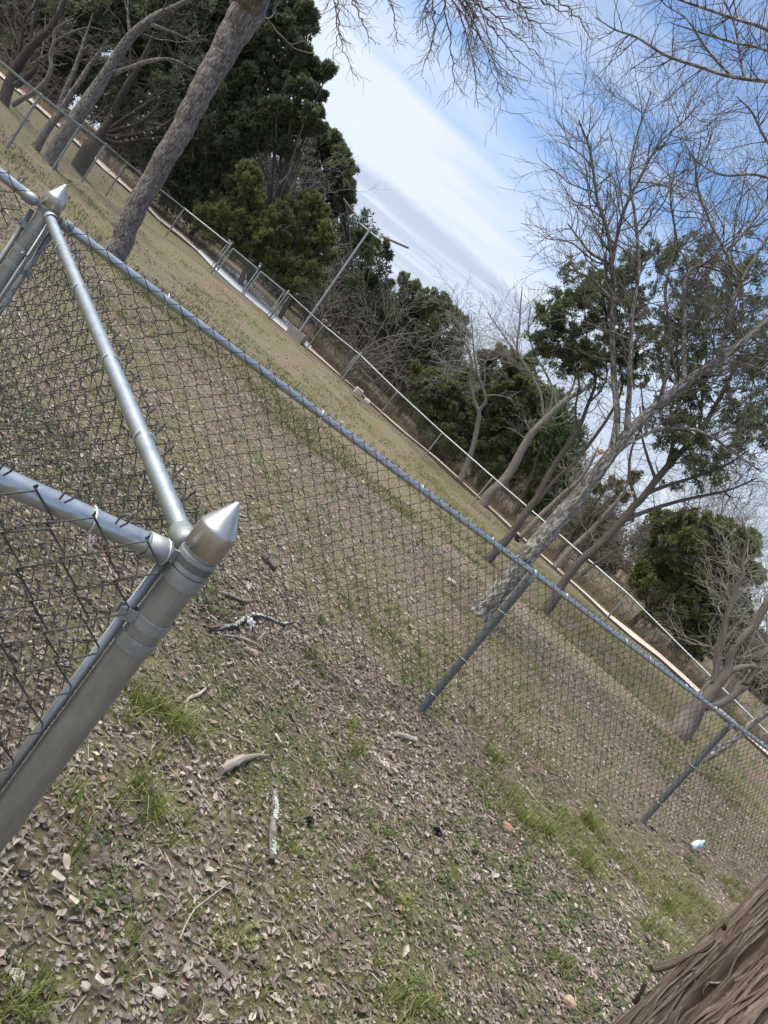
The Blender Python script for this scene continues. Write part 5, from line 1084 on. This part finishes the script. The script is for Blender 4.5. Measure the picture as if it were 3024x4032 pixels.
# strong tufts seen near the post and along the bottom
TUFTS = [(560, 2790, .15, 90), (620, 2850, .14, 80), (690, 2870, .12, 60), (520, 2750, .11, 50), (560, 3130, .16, 80), (530, 3190, .12, 60), (660, 3200, .10, 40), (240, 3230, .15, 60), (300, 3180, .10, 40), (720, 3310, .10, 40), (60, 3940, .075, 70), (20, 3990, .075, 60), (110, 4010, .06, 40), (880, 3690, .09, 40), (830, 3650, .07, 30), (1480, 3500, .10, 40), (1440, 3360, .10, 40), (1180, 3350, .09, 40), (1420, 2950, .14, 60), (1390, 2890, .12, 50), (1210, 2590, .13, 50), (1260, 2440, .13, 50), (1930, 2970, .13, 60), (1950, 2985, .12, 60), (2030, 3180, .14, 70), (2080, 3240, .14, 70), (2160, 3290, .14, 60), (2300, 3230, .15, 70), (2330, 3260, .14, 60), (2190, 3230, .13, 50), (2290, 3400, .15, 80), (2340, 3430, .14, 70), (2570, 3660, .16, 80), (2620, 3570, .16, 80), (2680, 3560, .14, 70), (2720, 3400, .15, 70), (2740, 3420, .14, 60), (2900, 3500, .15, 70), (2850, 3470, .14, 60), (2250, 3870, .12, 50), (2210, 3800, .10, 50), (2600, 3050, .12, 60), (2660, 3040, .14, 80), (2620, 3020, .13, 70), (1590, 3910, .14, 60), (1560, 3980, .14, 60), (1620, 3560, .12, 50), (120, 3830, .10, 40), (480, 3700, .09, 40), (1650, 2560, .10, 40), (1850, 2290, .11, 50), (1600, 2170, .10, 40), (1380, 3100, .09, 40), (1760, 3240, .1, 40), (1700, 3400, .1, 40)]
for (px, py, L, n) in TUFTS:
    g = ghit(px, py, .7, 14); m_ = max(2, n // 14); x = g[0] + RNG.normal(0, .035 + L * .12, m_); y = g[1] + RNG.normal(0, .035 + L * .12, m_); blades(x, y, 16, L * RNG.uniform(.7, 1.15, m_), .014, .0034, (.085, .12, .02), (.22, .255, .06), 1.0)
    blades(x, y, 3, L, .02, .003, GY, (.35, .32, .17), 1.3)
tag(mbG.build('grass', M_GRASS, smooth=False), kind='stuff')
# small green weeds: little rosettes of round leaves
mbW = MB()
def weeds(n, r0, r1, thr, size, pw):
    x, y = wedge(n, r0, r1, pw); k = RNG.random(n) < np.clip((fbm(x * 1.1 + 40, y * 1.1 + 2, 4, 77) - thr) / .08, 0, 1); x, y = x[k], y[k]; n = len(x); m_ = 6
    px = x[:, None] + RNG.normal(0, .020, (n, m_)); py = y[:, None] + RNG.normal(0, .020, (n, m_)); pz = groundz(px.ravel(), py.ravel()).reshape(n, m_) + RNG.uniform(.006, .028, (n, m_))
    a = RNG.uniform(0, 6.28, (n, m_)); L = size * RNG.uniform(.6, 1.5, (n, m_)); c = np.stack([px, py, pz], -1); d = np.stack([np.cos(a), np.sin(a), RNG.normal(.1, .3, (n, m_))], -1) * L[..., None]; s = np.stack([-np.sin(a), np.cos(a), RNG.normal(0, .3, (n, m_))], -1) * L[..., None] * .38
    V = np.stack([c - d * .5, c - s - d * .05, c + d * .5, c + s - d * .05], 2); f = RNG.random((n, 1, 1)) * .7 + RNG.random((n, m_, 1)) * .3; col = np.array((.052, .082, .026)) * (1 - f) + np.array((.14, .175, .06)) * f
    mbW.add(V.reshape(-1, 3), np.arange(n * m_ * 4).reshape(-1, 4), np.repeat(col.reshape(-1, 3), 4, axis=0))
weeds(9000, .7, 5, .52, .013, 1.5); weeds(9000, 3.5, 12, .53, .020, 1.3)
tag(mbW.build('ground_weeds', M_GRASS, smooth=False), kind='stuff')
# tan dry grass on the far side of the path
mbD = mbG; mbG = MB()
for P_, dens in ((PA, 26), (PB, 26), (PS, 14)):
    i = RNG.integers(0, len(P_), len(P_) * dens); q = P_[i]; rr = np.hypot(q[:, 0], q[:, 1]); off = RNG.uniform(1.5, 3.0, len(i)); x = q[:, 0] * (1 + off / rr) + RNG.normal(0, .4, len(i)); y = q[:, 1] * (1 + off / rr); blades(x, y, 12, RNG.uniform(.2, .55, len(i)), .09, .012, (.20, .145, .085), (.38, .29, .18), 1.0)
tag(mbG.build('dry_grass', M_GRASS, smooth=False), kind='stuff')

# ================================================================== single things lying about
def stick(name, label, cat, pts, r, m_, lift=.3, rough=.35, n=10, lichen=None):
    P = []
    for k, (px, py) in enumerate(pts):
        g = ghit(px, py, .7, 16); P.append((g[0], g[1], g[2] + (r if np.isscalar(r) else r[k]) * .75 + .004))
    rr = np.full(len(P), r) if np.isscalar(r) else np.array(r); S = spline(np.c_[np.array(P), rr], .012); S[:, 3] *= .8; S[:, 2] -= .004; mb = MB(); tube(mb, S[:, :3], S[:, 3], n, True, None, rough, len(name), True)
    o = mb.build(name, m_); o.data.transform(Matrix.Translation(-Vector(P[0]))); o.location = P[0]; tag(o, label, cat)
    if lichen:
        mb = MB()
        for f0, f1, cnt in lichen:
            for _ in range(cnt):
                f = random.uniform(f0, f1); i = int(f * (len(S) - 1)); a = random.uniform(.2, 2.6); c = S[i, :3] + S[i, 3] * np.array([math.cos(a) * .5, -.5 * abs(math.cos(a)), .95]); s_ = random.uniform(.004, .009); th = np.arange(6) / 6 * 6.28 + random.random(); rr2 = s_ * np.array([random.uniform(.6, 1.2) for _ in range(6)])
                V = np.vstack([c + np.array([0, 0, .003]), c + np.stack([np.cos(th) * rr2, np.sin(th) * rr2 * .9, RNG.uniform(-.002, .004, 6)], 1)]); mb.add(V, np.array([(0, k + 1, (k + 1) % 6 + 1) for k in range(6)]))
        l_ = mb.build('lichen', M_LICHEN); l_.data.transform(Matrix.Translation(-Vector(P[0]))); l_.parent = o
    return o
M_WEDGE = barkmat('weathered_wedge', (.15, .115, .092), (.28, .23, .19), (.42, .37, .32), 16, 1.0, .006)
M_LICHEN = plain('lichen', (.27, .31, .26), (.44, .49, .42), .95, 60)
stick('fallen_branch', 'short dark stick with pale lichen patches lying upright in the foreground litter', 'stick', [(1062, 3395), (1063, 3320), (1068, 3230), (1072, 3150), (1075, 3118)], [.013, .016, .017, .016, .010], M_BK_SCALY, lichen=[(.1, .25, 26), (.52, .82, 60)])
stick('bark_piece', 'pale weathered wedge of wood tapering to a point in the foreground litter', 'wood', [(862, 3045), (900, 3022), (960, 2995), (1010, 2982), (1062, 2979)], [.018, .022, .017, .009, .003], M_WEDGE, rough=.5)
stick('fallen_branch', 'pale crooked twig beside the big grass tuft near the post', 'stick', [(722, 2815), (735, 2762), (770, 2745), (800, 2722), (822, 2700)], [.006, .008, .009, .0075, .005], M_PALECUT)
stick('fallen_branch', 'short cream stick right of the near fence post foot', 'stick', [(1553, 2897), (1580, 2905), (1632, 2922)], [.018, .018, .017], M_PALECUT)
stick('fallen_branch', 'lichen covered branch lying under the near fence', 'stick', [(815, 2483), (860, 2480), (920, 2470), (960, 2440), (1000, 2428), (1060, 2445), (1110, 2460), (1160, 2450)], [.014, .016, .016, .016, .014, .012, .010, .006], M_BK_SCALY, lichen=[(.15, .4, 40), (.5, .9, 50)])
stick('fallen_branch', 'thin brown stick lying behind the lichen covered branch', 'stick', [(855, 2335), (900, 2352), (950, 2372), (985, 2370)], [.010, .014, .014, .010], M_BK_DEAD)
stick('fallen_branch', 'thin pale stick lying in front of the lichen covered branch', 'stick', [(880, 2505), (940, 2515), (1010, 2540)], [.006, .007, .006], M_PALECUT)
stick('fallen_branch', 'rusty brown stick on the yard seen through the mesh above the near post', 'stick', [(1028, 2190), (1050, 2215), (1080, 2245)], [.022, .026, .022], M_BK_CEDAR)
stick('fallen_branch', 'dark rotten stick at the bottom of the picture', 'stick', [(790, 3765), (820, 3795), (850, 3825), (885, 3870)], [.007, .012, .014, .012], M_BK_DEAD)
stick('fallen_branch', 'long thin pale twig curving through the litter at the bottom', 'stick', [(705, 3700), (730, 3640), (760, 3590), (800, 3555), (860, 3510), (905, 3478)], [.003, .0034, .0034, .003, .0028, .002], M_PALECUT, n=6)
stick('fallen_branch', 'long thin pale twig lying in the grass left of the second line post', 'stick', [(2070, 3100), (2090, 3130), (2120, 3165), (2160, 3200)], [.006, .007, .006, .005], M_PALECUT, n=6)
def stone(label, px, py, r, m_, name='stone', sq=(1, .8, .6), cat='stone', Y=None, ang=0.0, seed=1):
    g = ghit(px, py, .7, 30) if Y is None else at(px, py, Y); mb = MB(); n = 16; rs = random.Random(seed)
    u = np.linspace(0, math.pi, n); v = np.linspace(0, 2 * math.pi, n * 2, endpoint=False); U, Vv = np.meshgrid(u, v, indexing='ij'); D = np.stack([np.sin(U) * np.cos(Vv), np.sin(U) * np.sin(Vv), np.cos(U)], -1)
    k = 1 + .32 * (fbm(D[..., 0] * 1.7 + seed * 7, D[..., 1] * 1.7 + D[..., 2] * 2.1, 4, seed) - .45) * 2; P = np.sign(D) * np.abs(D) ** .75 * k[..., None] * r * np.array(sq); ca, sa = math.cos(ang), math.sin(ang)
    P = np.stack([P[..., 0] * ca - P[..., 1] * sa, P[..., 0] * sa + P[..., 1] * ca, P[..., 2]], -1) + np.array([0, 0, r * sq[2] * .55])
    i = np.arange(n - 1)[:, None] * n * 2; j = np.arange(n * 2)[None]; j2 = (j + 1) % (n * 2); mb.add(P.reshape(-1, 3), np.stack([i + j, i + n * 2 + j, i + n * 2 + j2, i + j2], -1).reshape(-1, 4))
    o = mb.build(name, m_); o.location = tuple(g); return tag(o, label, cat)
M_TAN = plain('tan_stone', (.30, .215, .15), (.42, .31, .225), .9, 18); M_RED = plain('red_stone', (.26, .13, .085), (.36, .2, .14), .9, 22)
stone('round tan stone at the bottom left of the shaggy trunk', 2228, 3960, .027, M_TAN, sq=(1, .85, .75), seed=3)
stone('flat cream stone near the bottom left of the picture', 606, 3932, .017, M_STONE, sq=(1, .8, .5), seed=4)
stone('reddish brown stone in the grass before the second line post', 1992, 3265, .034, M_RED, sq=(1, .7, .6), seed=5)
stone('small pale stone in the litter at the lower left corner', 330, 3890, .012, M_STONE, sq=(1, .8, .6), seed=6)
stone('white rounded boulder lying by the far fence beside a square block', 1443, 1586, .095, M_STONE, name='boulder', cat='boulder', sq=(1.3, .8, .9), seed=7, Y=26.2)
bb = at(1407, 1549, 26.6); mb = MB(); box(mb, (0, 0, .07), (.15, 0, 0), (0, .12, 0), (0, 0, .12)); o = mb.build('concrete_block', M_STONE, smooth=False); o.location = tuple(bb); o.rotation_euler = (0, 0, .3); tag(o, 'square pale block lying by the far fence beside the boulder', 'block')
bv = o.modifiers.new('bevel', 'BEVEL'); bv.width = .03; bv.segments = 2
stone('tan stone at the foot of the lichen covered branch', 1000, 2572, .024, M_TAN, sq=(1, .6, .4), seed=9)
stone('pale stone in the yard behind the first line post', 1775, 2295, .06, M_STONE, sq=(1.2, .8, .5), seed=12)
def crumple(name, label, px, py, r, m_, seed, cat, Y=None, sq=(1, .8, .7)):
    g = ghit(px, py, .7, 30) if Y is None else at(px, py, Y); mb = MB(); n = 22; u = np.linspace(0, math.pi, n); v = np.linspace(0, 2 * math.pi, n * 2, endpoint=False); U, Vv = np.meshgrid(u, v, indexing='ij'); D = np.stack([np.sin(U) * np.cos(Vv), np.sin(U) * np.sin(Vv), np.cos(U)], -1)
    nn = fbm(D[..., 0] * 3 + seed * 5, D[..., 1] * 3 + D[..., 2] * 4, 5, seed); k = .6 + 1.1 * np.abs(nn - .47) * 3
    P = D * k[..., None] * r * np.array(sq) + np.array([0, 0, r * .4]); i = np.arange(n - 1)[:, None] * n * 2; j = np.arange(n * 2)[None]; j2 = (j + 1) % (n * 2); mb.add(P.reshape(-1, 3), np.stack([i + j, i + n * 2 + j, i + n * 2 + j2, i + j2], -1).reshape(-1, 4)); o = mb.build(name, m_, smooth=False); o.location = tuple(g); return tag(o, label, cat)
crumple('plastic_scrap', 'small crumpled black scrap right of the lichen patched stick', 1210, 3242, .017, M_BLACK, 2, 'scrap')
crumple('plastic_scrap', 'crumpled black scrap lying in the middle of the foreground litter', 1718, 3282, .022, M_BLACK, 5, 'scrap')
crumple('plastic_scrap', 'black scrap caught low behind the mesh beside the second line post', 2822, 3030, .034, M_BLACK, 6, 'scrap')
crumple('plastic_scrap', 'round black object at the foot of the slim speckled trunk by the path', *z4(372, 890), .10, M_BLACK, 8, 'scrap', Y=23.0)
crumple('tissue', 'white torn tissue stuck on the lichen covered branch', 975, 2455, .022, plain('tissue_paper', (.66, .66, .66), (.8, .8, .8), .95, 30), 4, 'tissue', sq=(1.3, .7, .8))
# crushed bottle
def bottle():
    g = ghit(2715, 3345, .7, 14); o = empty('plastic_bottle', tuple(g), 'crushed white and blue plastic bottle against the foot of the near fence', 'bottle')
    mm, t, N_, L_, b = mat('bottle_plastic'); b.inputs['Base Color'].default_value = (.72, .80, .86, 1); b.inputs['Roughness'].default_value = .25; b.inputs['Transmission Weight'].default_value = .35
    m2, t2, N2, L2, b2 = mat('bottle_label'); L2.new(cramp(t2, noise_node(t2, objvec(t2), 18, 2, .5), [(.42, (.80, .86, .9)), (.5, (.12, .42, .75))]), b2.inputs['Base Color']); b2.inputs['Roughness'].default_value = .4
    ax = np.array((.55, .35, .75)); ax /= np.linalg.norm(ax); c = g + np.array([0, 0, .03])
    mb = MB(); P = np.array([c + ax * f for f in np.linspace(0, .115, 9)]); tube(mb, P, [.022, .027, .028, .025, .027, .028, .026, .017, .010], 16, True, None, .25, 3); mb.build('body', mm, o)
    mb = MB(); P = np.array([c + ax * f for f in np.linspace(.028, .072, 5)]); tube(mb, P, .0292, 16, False, None, .12, 3); mb.build('wrapper', m2, o)
    mb = MB(); lathe(mb, c + ax * .113, [(.0108, 0), (.011, .004), (.011, .013), (.0105, .0145), (.0004, .0145)], 16, tuple(ax)); mb.build('bottle_cap', M_WHITE, o)
M_WHITE = plain('white_plastic', (.74, .75, .76), (.8, .8, .8), .4, 10, .0005)
bottle()
# vine sapling
def sapling():
    g = ghit(2712, 3318, .7, 14); o = empty('sapling', tuple(g), 'thin bent sapling with three green leaves growing by the near fence at the right', 'sapling'); Y = g[1]
    P = [tuple(g)] + [tuple(at(px, py, Y + dy)) for px, py, dy in ((2770, 3250, .05), (2830, 3170, .08), (2880, 3110, .1), (2920, 3060, .1), (2960, 3000, .1))]; mb = MB(); S = spline(P, .02); tube(mb, S, np.linspace(.005, .002, len(S)), 6); mb.build('stem', plain('sapling_stem', (.10, .075, .05), (.16, .12, .09), .8, 40), o)
    for px, py in ((2970, 2998), (2924, 3062), (2885, 3112), (3016, 3005)):
        c = at(px, py, Y + .1); mb = MB(); d = np.array(nrm((.5, .1, .6))); s = np.array(nrm((.4, -.7, -.3))); L = .055
        V = [c - d * L * .5, c - d * L * .15 - s * L * .34, c + d * L * .2 - s * L * .3, c + d * L * .55, c + d * L * .2 + s * L * .3, c - d * L * .15 + s * L * .34]; mb.poly(np.array(V), [(0, 1, 2, 3, 4, 5)], (.06, .10, .03)); mb.build('leaf', M_GRASS, o, smooth=False)
sapling()
def dead_leaf(label, px, py, L, w, ang, col):
    g = ghit(px, py, .7, 14); mb = MB(); n = 9; f = np.linspace(0, 1, n); hw = w * np.sin(math.pi * f ** .85) * .5 + .0006; x = (f - .5) * L; z = .026 + .010 * np.cos(f * 3); V = np.concatenate([np.stack([x, -hw, z + hw * .12], 1), np.stack([x, 0 * x, z], 1), np.stack([x, hw, z + hw * .12], 1)]); ca, sa = math.cos(ang), math.sin(ang); V = np.stack([V[:, 0] * ca - V[:, 1] * sa, V[:, 0] * sa + V[:, 1] * ca, V[:, 2]], 1)
    F = [(k * n + i, k * n + i + 1, (k + 1) * n + i + 1, (k + 1) * n + i) for k in range(2) for i in range(n - 1)]; mb.add(V, np.array(F), col); o = mb.build('dead_leaf', M_LITTER); o.location = tuple(g); tag(o, label, 'leaf')
dead_leaf('large smooth cream oval leaf at the lower left', 203, 3487, .052, .028, .9, (.62, .52, .40)); dead_leaf('cream folded leaf just above the oval leaf at the lower left', 236, 3427, .036, .026, -.3, (.58, .46, .35))
dead_leaf('narrow cream leaf just below the oval leaf at the lower left', 265, 3572, .044, .022, 2.2, (.60, .50, .40)); dead_leaf('white torn leaf near the bottom edge at the left', 366, 3892, .040, .024, .9, (.70, .63, .52))
dead_leaf('white forked leaf right of the pale wedge of wood', 1080, 2928, .05, .03, .4, (.66, .61, .55)); dead_leaf('pale leaf between the shaggy trunk and the bottom stone', 1975, 3905, .05, .028, 1.3, (.6, .54, .46))
